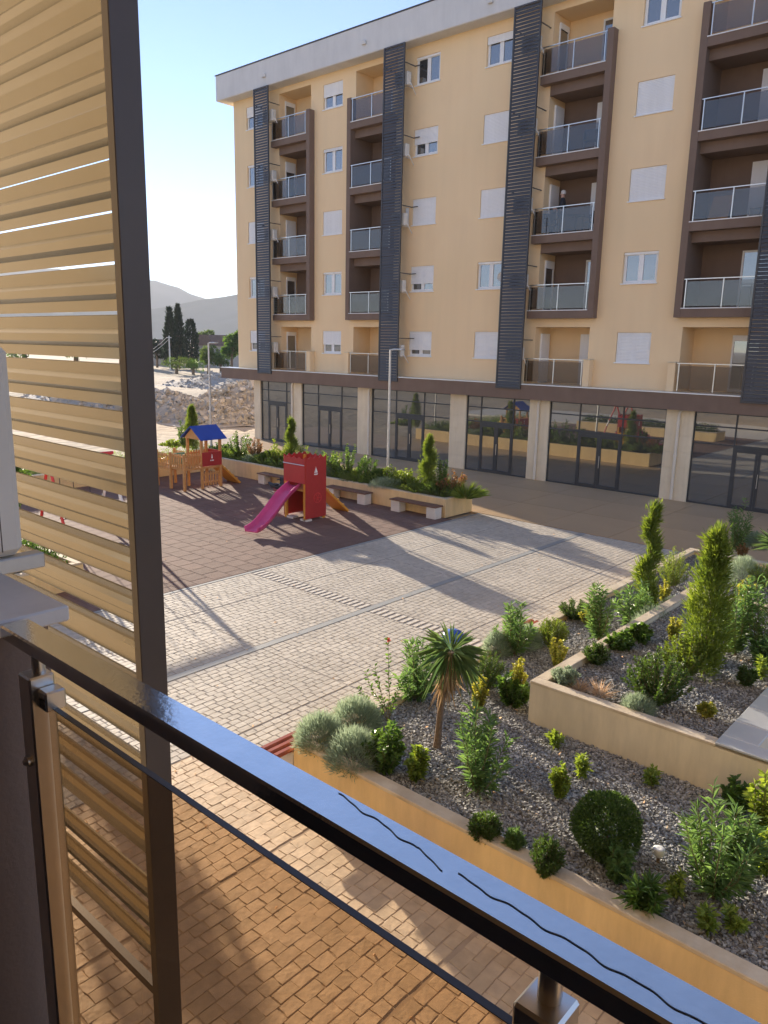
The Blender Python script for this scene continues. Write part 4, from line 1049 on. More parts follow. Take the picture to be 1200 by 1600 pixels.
# the yucca with its skirt of dead leaves
def big_yucca():
    r = np.random.RandomState(5); c = at(683, 1166, Z=L1); top = at(705, 1018, Y=c[1]); mid = at(690, 1090, Y=c[1])
    o = thing('yucca', tuple(c), 'yucca with bare trunk and skirt of dead leaves in the gravel bed', 'yucca')
    n = 80; d = sph(n, r); d[:, 2] = np.abs(d[:, 2])*1.15-.22
    V, F, A = leafset(top+d*.05, d, .44*r.uniform(.6, 1.1, n), .026, r, droop=.22, fold=.3); link('leaves', fast_mesh('leaves', V-c, F, A), M['yucca'], o)
    n = 150; th = r.uniform(0, 6.28, n); t = r.uniform(.0, .62, n)[:, None]
    P = top*(1-t)+mid*t + np.column_stack([np.cos(th), np.sin(th), np.zeros(n)])*.04
    Dr = np.column_stack([np.cos(th)*.24, np.sin(th)*.24, -np.ones(n)])+r.normal(size=(n, 3))*.16
    V, F, A = leafset(P, Dr, .42*r.uniform(.5, 1.1, n), .03, r, fold=.3); link('dead_leaves', fast_mesh('dead_leaves', V-c, F, A), M['dead_leaf'], o)
    n = 60; th = r.uniform(0, 6.28, n)
    P = top + np.column_stack([np.cos(th), np.sin(th), np.zeros(n)])*.05
    Dr = np.column_stack([np.cos(th)*.7, np.sin(th)*.7, -.9*np.ones(n)])+r.normal(size=(n, 3))*.2
    V, F, A = leafset(P, Dr, .55*r.uniform(.6, 1.1, n), .03, r, fold=.3, droop=.2); link('drooping_leaves', fast_mesh('drooping_leaves', V-c, F, A), M['yucca'], o)
    m = MB(); pts = [tuple(c+(mid-c)*t) for t in (0, .3, .6, 1)]+[tuple(mid+(top-mid)*t) for t in (.5, 1)]
    m.tube(pts, [.055, .045, .042, .05, .055, .045], 10); m.build('trunk', M['bark'], o)
big_yucca()
# red blossoms of the oleander behind it are part of that shrub: small clusters
for (x, y), lb in (((680, 1000), 'ole'),):
    pass

# ---- planter A: shrubs placed along the bed, measured at the bed's centre line
def plantA(kind, px, ytop, wpx, label, mat=None, y=20.8):
    b = at(px, 700, Y=y); b[2] = BEDA; d = float((b-np.array([0, 0, CAM_Z]))@_f)
    zs_ = np.linspace(BEDA, BEDA+5, 1001); P, _ = proj(np.column_stack([np.full(1001, b[0]), np.full(1001, b[1]), zs_]))
    h = zs_[np.argmin(np.abs(P[:, 1]-ytop))]-BEDA
    # shift the base along the bed so the crown stands at px
    Pm, _ = proj(np.array([[b[0], b[1], BEDA+h*.6]])); b[0] += (px-Pm[0, 0])*d/FPX*1.3
    return plant(kind, 0, 0, 0, 0, 0, label, mat, base=(b, max(h, .15), 1.55*wpx*d/FPX))
plantA('spiral', 455, 653, 22, 'slim conifer in the planter just left of the red tower')
plantA('spiral', 670, 680, 28, 'slim conifer near the right end of the cream planter')
plantA('broad', 375, 668, 28, 'round headed dark shrub right of the blue roof')
plantA('broad', 398, 680, 18, 'thin shrub with reddish shoots next to the round headed shrub', 'redleaf')
plantA('broad', 432, 682, 26, 'light green shrub left of the slim conifer', 'lime')
plantA('box', 421, 705, 22, 'small dark clipped ball behind the left bench')
plantA('lav', 402, 708, 34, 'grey lavender mound behind the left bench')
plantA('broad', 352, 704, 34, 'dark low shrub behind the playhouse red panel')
plantA('gold', 372, 712, 24, 'yellowish shrub at the foot of the round headed shrub', 'lime')
plantA('thuja', 300, 632, 16, 'narrow conifer rising left of the blue roof')
plantA('broad', 287, 652, 18, 'leafy shrub beside the narrow conifer left of the blue roof')
plantA('broad', 474, 692, 20, 'lime shrub peeping over the red tower', 'lime')
plantA('broad', 545, 692, 52, 'large dark laurel in the middle of the cream planter')
plantA('broad', 520, 706, 34, 'light laurel right of the red tower', 'lime')
plantA('broad', 575, 708, 28, 'dark laurel left of the lamp post')
plantA('grass', 562, 732, 34, 'pale grass tuft below the dark laurel', 'lime')
plantA('box', 594, 733, 24, 'clipped ball left of the lamp post foot')
plantA('grass', 628, 735, 34, 'pale grass tuft right of the lamp post', 'lime')
plantA('broad', 642, 726, 22, 'yellow-green shrub between the lamp post and slim conifer', 'lime')
plantA('lav', 606, 744, 40, 'lavender mound in front of the lamp post', None, 20.4)
plantA('broad', 708, 728, 34, 'reddish rose shrub at the right end of the planter', 'redleaf')
plantA('broad', 692, 704, 16, 'thin young shrub right of the slim conifer', 'laurel')
plantA('grass', 728, 745, 30, 'wispy grass at the right corner of the planter', 'lime')
plantA('rosemary', 690, 756, 46, 'dark low bush along the front of the planter right end', None, 20.4)
plantA('rosemary', 650, 752, 44, 'low green bush in front of the slim conifer', 'thuja', 20.4)
plantA('lav', 505, 722, 36, 'lavender mound right behind the red tower', None, 20.4)
plantA('broad', 272, 686, 24, 'yellow-green shrub behind the playhouse railing', 'lime', 20.6)
plantA('grass', 258, 690, 22, 'pale grass at the left end beside the dark post', 'lime', 20.6)
plantA('broad', 340, 690, 26, 'dark shrub beside the playhouse ramp top')
plantA('broad', 500, 700, 34, 'leafy shrub just right of the red tower')
plantA('broad', 612, 722, 26, 'light shrub touching the lamp post', 'lime')
plantA('grass', 590, 728, 34, 'long grass between the dark laurel and the clipped ball', 'grass')
plantA('grass', 690, 738, 38, 'long grass below the reddish shrub', 'grass')
plantA('rosemary', 440, 708, 34, 'low dark bush below the slim conifer left of the tower', None, 20.4)
plantA('rosemary', 560, 738, 44, 'low dark bush along the planter front below the laurel', 'thuja', 20.4)
# dense low growth covering the bed
def cover(name, label, x0, x1, y0, y1, z, n, h, mat, seed):
    r = np.random.RandomState(seed); P = np.column_stack([r.uniform(x0, x1, n), r.uniform(y0, y1, n), np.full(n, z)])
    P[:, 2] += r.uniform(0, h, n)*(.5+.5*np.sin(P[:, 0]*2.3)*np.sin(P[:, 0]*5.1+1))
    Dr = r.normal(size=(n, 3))*.7+np.array([0, 0, 1.0])
    V, F, A = leafset(P, Dr, .12*r.uniform(.5, 1.5, n), .022, r)
    return tag(link(name, fast_mesh(name, V, F, A), M[mat]), label, 'ground cover', None, 'stuff')
cover('ground_cover', 'low green growth filling the cream planter', -28.1, -15.15, 20.2, 21.3, BEDA-.02, 26000, .38, 'grass', 1)
cover('ground_cover', 'low green growth in the side arm of the cream planter', -29.5, -28.2, 9.2, 21.3, BEDA-.02, 12000, .4, 'grass', 2)
def hedge(name, label, x0, x1, y0, y1, z0, z1, n, mat, L, seed):
    r = np.random.RandomState(seed); o = thing(name, ((x0+x1)/2, (y0+y1)/2, z0), label, 'hedge')
    P = np.column_stack([r.uniform(x0, x1, n), r.uniform(y0, y1, n), r.uniform(z0, z1, n)])
    P[:, 2] += np.sin(P[:, 0]*1.7)*.06
    V, F, A = leafset(P, r.normal(size=(n, 3))+np.array([0, 0, .5]), L*r.uniform(.6, 1.3, n), L*.5, r)
    c = np.array(o.location); link('foliage', fast_mesh('foliage', V-c, F, A), M[mat], o)
    stem_mesh([np.array([(x, (y0+y1)/2, z0-.05), (x+.02, (y0+y1)/2, z0+.3), (x, (y0+y1)/2, z0+.55*(z1-z0))]) for x in np.arange(x0+.3, x1, .6)], .02).build('stem', M['bark'], o)
hedge('hedge', 'dark green hedge in the left planter seen between slats', -25.8, -16.6, 6.62, 7.9, .5, .95, 9000, 'box', .09, 8)

# ================================================================== benches
def bench(x0, x1, y0, y1, label):
    o = thing('bench', ((x0+x1)/2, (y0+y1)/2, 0), label, 'bench', 'wooden benches along the cream planter')
    for x in (x0+.04, x1-.42): boxobj('block', M['bench_block'], o, x, x+.38, y0+.05, y1-.04, -.005, .385, bev=.01)
    n = 3; w = (y1-y0)/n
    for i in range(n): boxobj('slat', M['bench_wood'], o, x0, x1, y0+i*w+.006, y0+(i+1)*w-.006, .387, .43, bev=.006)
bench(-24.15, -22.1, 19.52, 19.96, 'wooden bench on pale blocks left of the red tower')
bench(-20.2, -18.15, 19.52, 19.96, 'wooden bench on pale blocks right behind the red tower')
bench(-17.0, -14.98, 19.52, 19.96, 'wooden bench on pale blocks at the right end of the planter')
def red_bench(y0, y1, label):
    o = thing('bench', (-6.95, (y0+y1)/2, 0), label, 'bench', 'red slatted benches along the plaza edge')
    for y in (y0+.25, y1-.45): boxobj('block', M['bench_block'], o, -7.08, -6.75, y, y+.2, -.005, .44, bev=.01)
    for i in range(3):
        x = -7.12+i*.125
        MB().box(x, x+.1, y0, y1, .445, .505, bev=.022).build('slat', M['bench_red'], o)
red_bench(5.72, 7.5, 'red slatted bench with its end showing at the near planter corner')
red_bench(11.2, 12.4, 'red slatted bench at the plaza edge showing past the needle bush')

# ================================================================== playground
# red castle tower with pink slide
T = thing('slide_tower', (-18.2, 16.75, 0), 'red castle play tower with a pink slide', 'play tower')
tx0, tx1, ty0, ty1, tz = -18.72, -17.72, 16.28, 17.18, 2.1
for x in (tx0+.045, tx1-.045):
    for y in (ty0+.045, ty1-.045):
        boxobj('post', M['orange_board'], T, x-.045, x+.045, y-.045, y+.045, .0, 2.0, bev=.008)
def crenel(u0, u1, z1, n, amp):
    pts = []
    for i in range(n*6+1):
        t = i/(n*6); ph = (t*n) % 1.0
        pts.append((u0+(u1-u0)*t, z1 + (amp*math.sin(math.pi*ph)*-1 if ph < 1 else 0)))
    return pts
def board(axis, c, u0, u1, z0, z1, th, cren=True, n=4, amp=.07):
    top = crenel(u0, u1, z1, n, amp) if cren else [(u0, z1), (u1, z1)]
    poly = [(u0, z0)] + [(u1, z0)] + top[::-1]
    return MB().prism(poly, c, c+th, axis)
board('x', tx1+.002, ty0, ty1, .08, tz, .022).build('side_board', M['red_board'], T)
board('x', tx0-.024, ty0, ty1, .08, tz, .022).build('side_board', M['red_board'], T)
board('y', ty0-.024, tx0, tx1-.0, 1.22, tz-.02, .022).build('front_board', M['red_board'], T)
board('y', ty1+.002, tx0, tx1, 1.35, tz-.02, .022).build('back_board', M['red_board'], T)
boxobj('rear_panel', M['red_board'], T, tx0+.1, tx1-.1, ty1-.03, ty1-.005, .1, .95)
boxobj('deck', M['wood'], T, tx0+.01, tx1-.01, ty0+.01, ty1-.04, .96, 1.02)
MB().tube([(tx0, ty0-.045, tz-.28), (tx1, ty0-.045, tz-.28)], .016, 8).build('grab_bar', M['steel'], T)
for x in (tx0+.1, tx1-.25): boxobj('footing', M['bench_block'], T, x, x+.3, ty0+.0, ty0+.25, .0, .06)
# little boat emblem and wheel on the side board
em = MB(); X = tx1+.025
yc, zc = 16.72, 1.62
em.prism([(yc-.09, zc-.10), (yc+.09, zc-.10), (yc+.06, zc-.14), (yc-.06, zc-.14)], X, X+.008, 'x'); em.prism([(yc-.005, zc-.07), (yc+.075, zc-.07), (yc-.005, zc+.13)], X, X+.008, 'x'); em.prism([(yc-.02, zc-.07), (yc-.02, zc+.08), (yc-.065, zc-.07)], X, X+.008, 'x')
em.build('boat_emblem', M['white'], T)
wh = MB(); yc, zc = 16.80, .72
wh.tube([(X, yc+.16*math.cos(q*math.pi/12), zc+.16*math.sin(q*math.pi/12)) for q in range(25)], .012, 6, cap=False)
for q in range(3):
    a = q*math.pi/3; wh.tube([(X, yc-.15*math.cos(a), zc-.15*math.sin(a)), (X, yc+.15*math.cos(a), zc+.15*math.sin(a))], .008, 6)
wh.tube([(X-.01, yc, zc), (X+.012, yc, zc)], .03, 8); wh.build('play_wheel', M['red_steel'], T)
def slide(parent, path, width, mat, wall=.12):
    """trough along path (list of points); side direction horizontal"""
    P = [Vector(p) for p in path]; m = MB(); prof = [(-.5, wall), (-.56, wall+.015), (-.58, wall-.01), (-.5, -.035), (.5, -.035), (.58, wall-.01), (.56, wall+.015), (.5, wall), (.42, .02), (.25, .0), (-.25, .0), (-.42, .02)]
    vs = []; n = len(prof)
    for i, p in enumerate(P):
        d = (P[min(i+1, len(P)-1)]-P[max(i-1, 0)]).normalized(); s = d.cross(Vector((0, 0, 1))).normalized(); u = s.cross(d)
        for a, b in prof: vs.append(p+s*a*width+u*b)
    fs = [(i*n+k, i*n+(k+1) % n, (i+1)*n+(k+1) % n, (i+1)*n+k) for i in range(len(P)-1) for k in range(n)] + [tuple(range(n))[::-1], tuple((len(P)-1)*n+k for k in range(n))]
    m.add(vs, fs, True); return m.build('slide', mat, parent)
sl_path = []
for t in np.linspace(0, 1, 15):
    zq = 1.02*(1-t)**1.0 + .10 + .07*math.sin(t*2*math.pi*1.0) if t < 1 else .12
    sl_path.append((-18.22+.80*t, 16.30-2.45*t, max(zq, .16)))
slide(T, sl_path, .42, M['pink_slide'])
# climbing board at the back
MB().prism([(ty1+.03, .98), (ty1+.03, 1.06), (ty1+1.25, .05), (ty1+1.18, .0)], tx0+.12, tx1-.12, 'x').build('climbing_ramp', M['orange_board'], T)
for q in range(4):
    t = .2+.2*q; y = ty1+.03+1.2*t; z = 1.05-1.0*t
    boxobj('rung', M['wood'], T, tx0+.14, tx1-.14, y-.03, y+.03, z+.01, z+.055)

# timber playhouse with blue roof
H = thing('playhouse', (-25.0, 17.2, 0), 'timber playhouse with blue roof, yellow slide and climbing ramp', 'playhouse')
hx0, hx1, hy0, hy1, hy2 = -25.47, -24.56, 16.40, 17.20, 18.06
for x in (hx0, hx1):
    boxobj('post', M['wood'], H, x-.05, x+.05, hy0-.05, hy0+.05, 0, 1.42, bev=.01)
    for y in (hy1, hy2): boxobj('post', M['wood'], H, x-.05, x+.05, y-.05, y+.05, 0, 1.97, bev=.01)
boxobj('post', M['wood'], H, -26.45, -26.35, hy0-.05, hy0+.05, 0, 1.42, bev=.01); boxobj('post', M['wood'], H, -26.45, -26.35, hy1-.05, hy1+.05, 0, 1.42, bev=.01)
boxobj('deck', M['wood'], H, hx0-.03, hx1+.03, hy0, hy2, .78, .86); boxobj('deck', M['wood'], H, -26.43, hx0-.03, hy0, hy1, .70, .78)
def rails(axis, c, u0, u1, z0, z1, step=.12):
    for z in (z0+.12, z1-.1):
        boxobj('rail', M['wood'], H, *((c-.02, c+.02, u0, u1) if axis == 'x' else (u0, u1, c-.02, c+.02)), z-.035, z+.035)
    u = u0+.08
    while u < u1-.06:
        boxobj('baluster', M['wood'], H, *((c+.022, c+.04, u-.035, u+.035) if axis == 'x' else (u-.035, u+.035, c-.04, c-.022)), z0, z1); u += step
rails('x', hx1, hy0+.05, hy1-.05, .86, 1.40); rails('y', hy0, hx0+.05, hx1-.05, .86, 1.40); rails('y', hy0, -26.35, hx0-.05, .80, 1.36); rails('y', hy1, -26.35, hx0-.05, .80, 1.36)
rails('x', hx0, hy1+.05, hy2-.05, .86, 1.40)
rails('x', hx1, hy1+.05, hy2-.05, .12, .66)
pn = boxobj('red_panel', M['red_board'], H, hx1+.052, hx1+.075, hy1-.02, hy2+.02, .88, 1.42, bev=.005)
em = MB(); X = hx1+.077; yc, zc = 17.62, 1.2
em.prism([(yc-.03, zc-.03), (yc+.03, zc-.03), (yc+.02, zc+.10), (yc-.005, zc+.14)], X, X+.008, 'x'); em.box(X, X+.008, yc-.08, yc-.03, zc-.13, zc-.09); em.box(X, X+.008, yc-.01, yc+.08, zc-.13, zc-.09)
em.build('boat_emblem', M['white'], pn)
boxobj('red_panel', M['red_board'], H, hx0+.05, hx1-.05, hy2+.052, hy2+.07, .9, 1.42)
boxobj('green_panel', M['green_plastic'], H, hx0-.075, hx0-.055, hy0+.1, hy1-.1, .9, 1.35)
for sgn, nm in ((1, 'roof_slope'), (-1, 'roof_slope')):
    cx = (hx0+hx1)/2; w = .68
    pts = [(cx, 2.37), (cx+sgn*w, 1.90), (cx+sgn*w, 1.93), (cx, 2.405)]
    if sgn < 0: pts = pts[::-1]
    MB().prism(pts, hy1-.18, hy2+.18, 'y').build(nm, M['blue_roof'], H)
for y in (hy1-.06, hy2+.04):
    MB().prism([(hx0-.12, 1.90), (hx1+.12, 1.90), ((hx0+hx1)/2, 2.35)], y-.01, y+.012, 'y').build('gable_board', M['wood'], H)
slide(H, [(-26.42-1.45*t, 16.8-.55*t, .80*(1-t)+.16+.05*math.sin(t*6.28)) for t in np.linspace(0, 1, 12)], .44, M['yellow_slide'])
MB().prism([(hy2+.08, .78), (hy2+.08, .88), (hy2+1.02, .05), (hy2+.95, .0)], hx0+.05, hx1-.02, 'x').build('climbing_ramp', M['orange_board'], H)
for q in range(4):
    t = .2+.2*q; boxobj('rung', M['wood'], H, hx0+.07, hx1-.04, hy2+.05+.95*t, hy2+.11+.95*t, .87-.83*t+.01, .87-.83*t+.05)
# spring rider near the bench
c = at(432, 778, Z=0); S = thing('spring_rider', (c[0], c[1], 0), 'dark spring rider between the left bench and the pink slide', 'spring rider')
MB().tube([(c[0]+.09*math.cos(q*.8), c[1]+.09*math.sin(q*.8), .02+q*.0095) for q in range(38)], .014, 6).build('spring', M['red_steel'], S)
MB().tube([(c[0]-.42, c[1], .52), (c[0]-.2, c[1], .44), (c[0]+.15, c[1], .43), (c[0]+.4, c[1], .55)], [.05, .09, .09, .04], 8).build('body', M['black'], S)
boxobj('seat', M['black'], S, c[0]-.14, c[0]+.12, c[1]-.14, c[1]+.14, .49, .54, bev=.02)
MB().tube([(c[0]+.3, c[1]-.22, .74), (c[0]+.3, c[1]+.22, .74)], .016, 8).tube([(c[0]+.28, c[1], .5), (c[0]+.3, c[1], .74)], .02, 8).build('handlebar', M['black'], S)
boxobj('head_board', M['black'], S, c[0]+.2, c[0]+.42, c[1]-.02, c[1]+.02, .5, .82, bev=.015)
# swing frame, mostly behind the slats; its shadow crosses the plaza
sw = thing('swing_set', (-21.4, 10.8, 0), 'red and white swing frame seen through the slats at the left', 'swing set')
sx, sy0, sy1, sh_ = -21.4, 9.8, 11.7, 2.25
for y in (sy0, sy1):
    for s_ in (-1, 1):
        MB().tube([(sx+s_*.85, y, 0), (sx, y, sh_)], .045, 8).build('leg', M['red_steel'], sw)
        MB().tube([(sx+s_*.55, y, .79), (sx+s_*.42, y, 1.13)], .05, 8).build('band', M['white'], sw)
MB().tube([(sx, sy0-.1, sh_), (sx, sy1+.1, sh_)], .05, 8).build('top_beam', M['red_steel'], sw)
for y in (10.3, 11.2):
    for d_ in (-.2, .2): MB().tube([(sx, y+d_, sh_-.04), (sx, y+d_, .48)], .012, 5).build('chain', M['black'], sw)
    boxobj('seat', M['black'], sw, sx-.1, sx+.1, y-.24, y+.24, .44, .48, bev=.01)

# ================================================================== lamps
def lamp(x, y, h, arm, label, z0):
    o = thing('street_lamp', (x, y, z0), label, 'street lamp', 'street lamps')
    MB().tube([(x, y, z0-.05), (x, y, z0+.4)], .07, 10).build('base', M['galv'], o)
    MB().tube([(x, y, z0+.4), (x, y, h)], [.052, .036], 10).build('pole', M['galv'], o)
    MB().tube([(x, y, h-.02), (x+arm*.2, y, h+.02)], .025, 8).build('arm', M['galv'], o)
    MB().box(x+arm*.18, x+arm*.62, y-.09, y+.09, h-.015, h+.045, bev=.02).build('lamp_head', M['galv'], o)
lamp(-18.2, 20.8, 5.43, 1, 'slim grey lamp post in the planter before the shop windows', BEDA)
lamp(-28.85, 20.75, 5.52, 1, 'slim grey lamp post behind the playhouse before the dirt field', BEDA)
# waste bin behind the yucca
c = at(708, 992, Z=.85); wb = thing('waste_bin', (c[0], c[1], 0), 'blue and green waste bin top showing behind the yucca', 'bin')
MB().tube([(c[0], c[1], 0), (c[0], c[1], .75)], .16, 12).build('body', M['green_plastic'], wb)
MB().lathe((c[0], c[1], .75), [(.19, 0), (.21, .05), (.2, .1), (.13, .17), (.0, .19)], 6).build('lid', M['blue_plastic'], wb)

# young tree in the left planter: its shadow falls across the near paving
def young_tree(x, y, z, h, w, label, seed):
    r = np.random.RandomState(seed); o = thing('young_tree', (x, y, z), label, 'tree'); c = np.array([x, y, z])
    sets = []
    for q in range(12):
        cc = np.array([r.uniform(-.3, .3)*w, r.uniform(-.3, .3)*w, h*r.uniform(.55, .9)]); sets.append(ball(cc, w*.2, w*.2, h*.11, 260, .11, .06, r, .3, .2, .2))
    V, F, A = cat(sets); link('crown', fast_mesh('crown', V, F, A), M['laurel'], o)
    m = MB().tube([(x, y, z-.05), (x+.03, y, z+h*.4), (x, y+.02, z+h*.75)], [.05, .04, .02], 8)
    for q in range(5): m.tube([(x+.02, y, z+h*(.4+.05*q)), (x+math.cos(q*1.4)*w*.3, y+math.sin(q*1.4)*w*.3, z+h*(.6+.06*q))], [.022, .008], 6, cap=False)
    m.build('trunk', M['bark'], o)
young_tree(-18.2, 7.2, .5, 2.5, 1.2, 'young leafy tree in the left planter behind the slat screen', 3)

def litter(seed):
    r = np.random.RandomState(seed)
    A_ = [(-8.2, -1.3, 2.5, 5.9, .004, 26), (-14.4, -7.2, 4, 21, .006, 90), (-6.5, -1, 6.2, 8.6, BED1+.012, 110), (-6.5, -5.0, 8.7, 15, BED1+.012, 50), (-4.7, -2.2, 8.9, 14, BED2+.012, 50), (-27, -15, 10, 19.5, .006, 70)]
    P = np.concatenate([np.column_stack([r.uniform(a, b, k), r.uniform(c, d, k), np.full(k, z)]) for a, b, c, d, z, k in A_]); n = len(P)
    Dr = np.column_stack([r.normal(size=n), r.normal(size=n), r.uniform(-.02, .3, n)])
    V, F, A = leafset(P, Dr, .05*r.uniform(.5, 1.4, n), .028, r); tag(link('fallen_leaves', fast_mesh('fallen_leaves', V, F, A), M['dry']), 'dry leaves scattered over gravel and paving', 'leaves', None, 'stuff')
litter(4)
c = at(1028, 1345, Z=BED1); st_ = thing('garden_spotlight', tuple(c), 'small pale spotlight lying in the gravel right of the large dark ball', 'spotlight')
MB().tube([(c[0], c[1], c[2]-.02), (c[0], c[1], c[2]+.05)], .018, 8).build('spike', M['bark'], st_); MB().lathe((c[0], c[1], c[2]+.05), [(.03, 0), (.055, .03), (.06, .09), (.045, .10), (0, .09)], 12).build('lamp_head', M['white'], st_)

# ================================================================== the near balcony
FZ = CAM_Z-1.55                                  # balcony floor
home = thing('near_building', (3, -3, 0), 'own building with brown balcony pier at the lower left', 'building')
boxobj('wall', M['cream'], home, -14, -1.95, -12, .28, 3.4, 18); boxobj('wall', M['cream'], home, 1.25, 12, -12, .28, 3.4, 18)
boxobj('back_wall', M['brown'], home, -1.95, 1.25, -12, -1.4, FZ, FZ+2.4); boxobj('upper_wall', M['cream'], home, -1.95, 1.25, -12, .28, FZ+2.41, 18)
boxobj('balcony_slab', M['floor_tile'], home, -1.95, 1.25, -1.4, .58, FZ-.2, FZ)
boxobj('upper_balcony_slab', M['brown'], home, -1.95, 1.25, .282, .60, FZ+2.72, FZ+3.0)
boxobj('loggia_side_wall', M['brown'], home, 1.20, 1.248, -1.4, .27, FZ, FZ+2.4); boxobj('loggia_side_wall', M['brown'], home, -1.946, -1.90, -1.4, .27, FZ, FZ+2.4)
boxobj('lower_wall', M['shopglass'], home, -14, 12, -12, -.4, 0, 3.39)
for i_ in range(7): boxobj('column', M['stone'], home, -13.5+i_*4, -12.6+i_*4, -.4, -.1, 0, 3.395)
pier = boxobj('balcony_pier', M['brown'], home, -1.94, -1.40, .285, .62, FZ-.2, CAM_Z-.535, bev=.006)
boxobj('marble_cap', M['marble'], pier, -1.97, -1.378, .26, .652, CAM_Z-.534, CAM_Z-.502, bev=.004)

rail = thing('balcony_railing', (-.4, .54, FZ), 'steel balcony railing with dark glass in the foreground', 'railing')
RZ = CAM_Z-.5
hr = MB().box(-1.356, 1.2, .513, .565, RZ-.026, RZ, bev=.003).build('handrail', M['handrail'], rail)
def rpost(x):
    p = MB().box(x-.022, x+.022, .505, .549, FZ, RZ-.062, bev=.003).build('post', M['steel'], rail)
    MB().tube([(x, .532, RZ-.064), (x, .532, RZ-.026)], .011, 12).build('stub', M['steel'], p)
    return p
p1 = rpost(-1.255); p2 = rpost(-.262); rpost(.75)
for x in (-1.255,):
    boxobj('glass_clamp', M['steel'], p1, x+.022, x+.052, .517, .553, RZ-.118, RZ-.082, bev=.003)
    boxobj('clamp_slot', M['black'], p1, x+.030, x+.0525, .5155, .5165, RZ-.112, RZ-.095)
    MB().lathe((0, 0, 0), [(.012, 0), (.012, .003), (.007, .009), (0, .011)], 12)
    b = MB(); b.tube([(x, .505, RZ-.22), (x, .498, RZ-.22)], .010, 12); b.tube([(x, .498, RZ-.22), (x, .493, RZ-.22)], [.0085, .004], 12); b.build('bolt', M['steel'], p1)
for a, b in ((-1.222, -.29), (-.234, .72), (.78, 1.19)):
    g = boxobj('glass_panel', M['railglass'], rail, a, b, .529, .537, FZ+.06, RZ-.115)
    boxobj('glass_edge', M['bronze'], g, a, b, .5285, .5375, RZ-.1149, RZ-.1135)
# water left standing on the handrail
r = np.random.RandomState(3)
def streak(x0, x1, n, y0, y1, ph):
    pts = []
    for t in np.linspace(0, 1, n):
        pts.append((x0+(x1-x0)*t, y0+(y1-y0)*t+.0019*math.sin((x1-x0)*t*105+ph)+.0007*math.sin((x1-x0)*t*220+ph*2), RZ+.0006))
    MB().tube(pts, .00065, 6).build('water_trail', M['water'], hr)
streak(-.552, -.425, 60, .5565, .5430, 0.4); streak(-.425, -.385, 30, .5430, .5355, 1.0); streak(-.372, -.05, 120, .5395, .5290, .8)

# slat screen beside the balcony
SY0, SY1, SX1, SX0 = 1.042, 1.122, -1.80, -3.35
scrn = thing('slat_screen', (-2.5, 1.08, FZ-.4), 'tall bronze framed slat screen filling the left of the picture', 'screen')
SB = CAM_Z-1.96; ST = CAM_Z+2.6
for x in (SX1-.032, SX0):
    boxobj('frame_post', M['bronze'], scrn, x, x+.032, SY0, SY1, SB-.6, ST, bev=.002)
boxobj('frame_rail', M['bronze'], scrn, SX0+.032, SX1-.032, SY0+.002, SY1-.002, ST-.04, ST); boxobj('frame_rail', M['bronze'], scrn, SX0+.032, SX1-.032, 1.066, 1.09, SB-.06, SB-.03)
# one slat: leaning board with a pressed rib; top edge inward, lower edge outward
prof = [(.0225, 0), (.0215, .030), (.006, .043), (.004, .066), (.0135, .079), (.000, .1125)]
back = [(y+.005, z+.002) for y, z in prof[::-1]]
sm = MB().prism(prof+back, -(SX1-SX0)/2+.033, (SX1-SX0)/2-.033, 'x').mesh('slat'); sm.materials.append(M['slat'])
PT = .1245; zg = CAM_Z+.44
k = -19
while True:
    zb = zg + k*PT + .006
    if zb+.11 > ST-.04: break
    if zb > SB+.33:
        o = bpy.data.objects.new('slat', sm); COL.objects.link(o); o.parent = scrn
        o.location = Vector(((SX0+SX1)/2, 1.066, zb)) - wloc(scrn)
    k += 1
for zb in (SB+.03, SB+.135, SB+.24):      # the lowest boards sit closer together
    o = bpy.data.objects.new('slat', sm); COL.objects.link(o); o.parent = scrn
    o.location = Vector(((SX0+SX1)/2, 1.074, zb)) - wloc(scrn)
# its air conditioner on a bracket
ac = thing('air_conditioner', (-2.2, .6, CAM_Z-.5), 'white air conditioner cut by the left edge, behind the slat screen', 'air conditioner')
boxobj('casing', M['ac'], ac, -2.62, -1.80, .44, .755, CAM_Z-.505, CAM_Z-.015, bev=.018)
boxobj('side_cover', M['ac'], ac, -1.7995, -1.795, .47, .70, CAM_Z-.47, CAM_Z-.06, bev=.002)
boxobj('casing_seam', M['bronze'], ac, -1.80, -1.7988, .7015, .7035, CAM_Z-.49, CAM_Z-.03)
boxobj('bracket', M['galv'], ac, -1.84, -1.80, .28, .80, CAM_Z-.545, CAM_Z-.508, bev=.003)
boxobj('bracket', M['galv'], ac, -2.56, -2.52, .28, .80, CAM_Z-.545, CAM_Z-.508, bev=.003)

# ================================================================== people and things on the balconies opposite
def skin_obj(name, verts, edges, radii, mat, parent, root=0):
    me = bpy.data.meshes.new(name); me.from_pydata([tuple(v) for v in verts], edges, [])
    o = bpy.data.objects.new(name, me); COL.objects.link(o); me.materials.append(mat)
    s = o.modifiers.new('skin', 'SKIN'); s.use_smooth_shade = True
    for i, rr in enumerate(radii):
        sv = me.skin_vertices[0].data[i]; sv.radius = rr if isinstance(rr, tuple) else (rr, rr); sv.use_root = (i == root)
    d = o.modifiers.new('sub', 'SUBSURF'); d.levels = 2; d.render_levels = 2
    o.parent = parent; return o
pz = zz(4); per = thing('person', (-16.75, D+.35, pz), 'person in a dark jacket standing on the second loggia column balcony', 'person')
per['label'] = 'person with white hair and dark jacket standing on a balcony'
def X(a, b, c): return (a, b, c)
per.rotation_euler = (0, 0, R(205))      # turned left along the facade
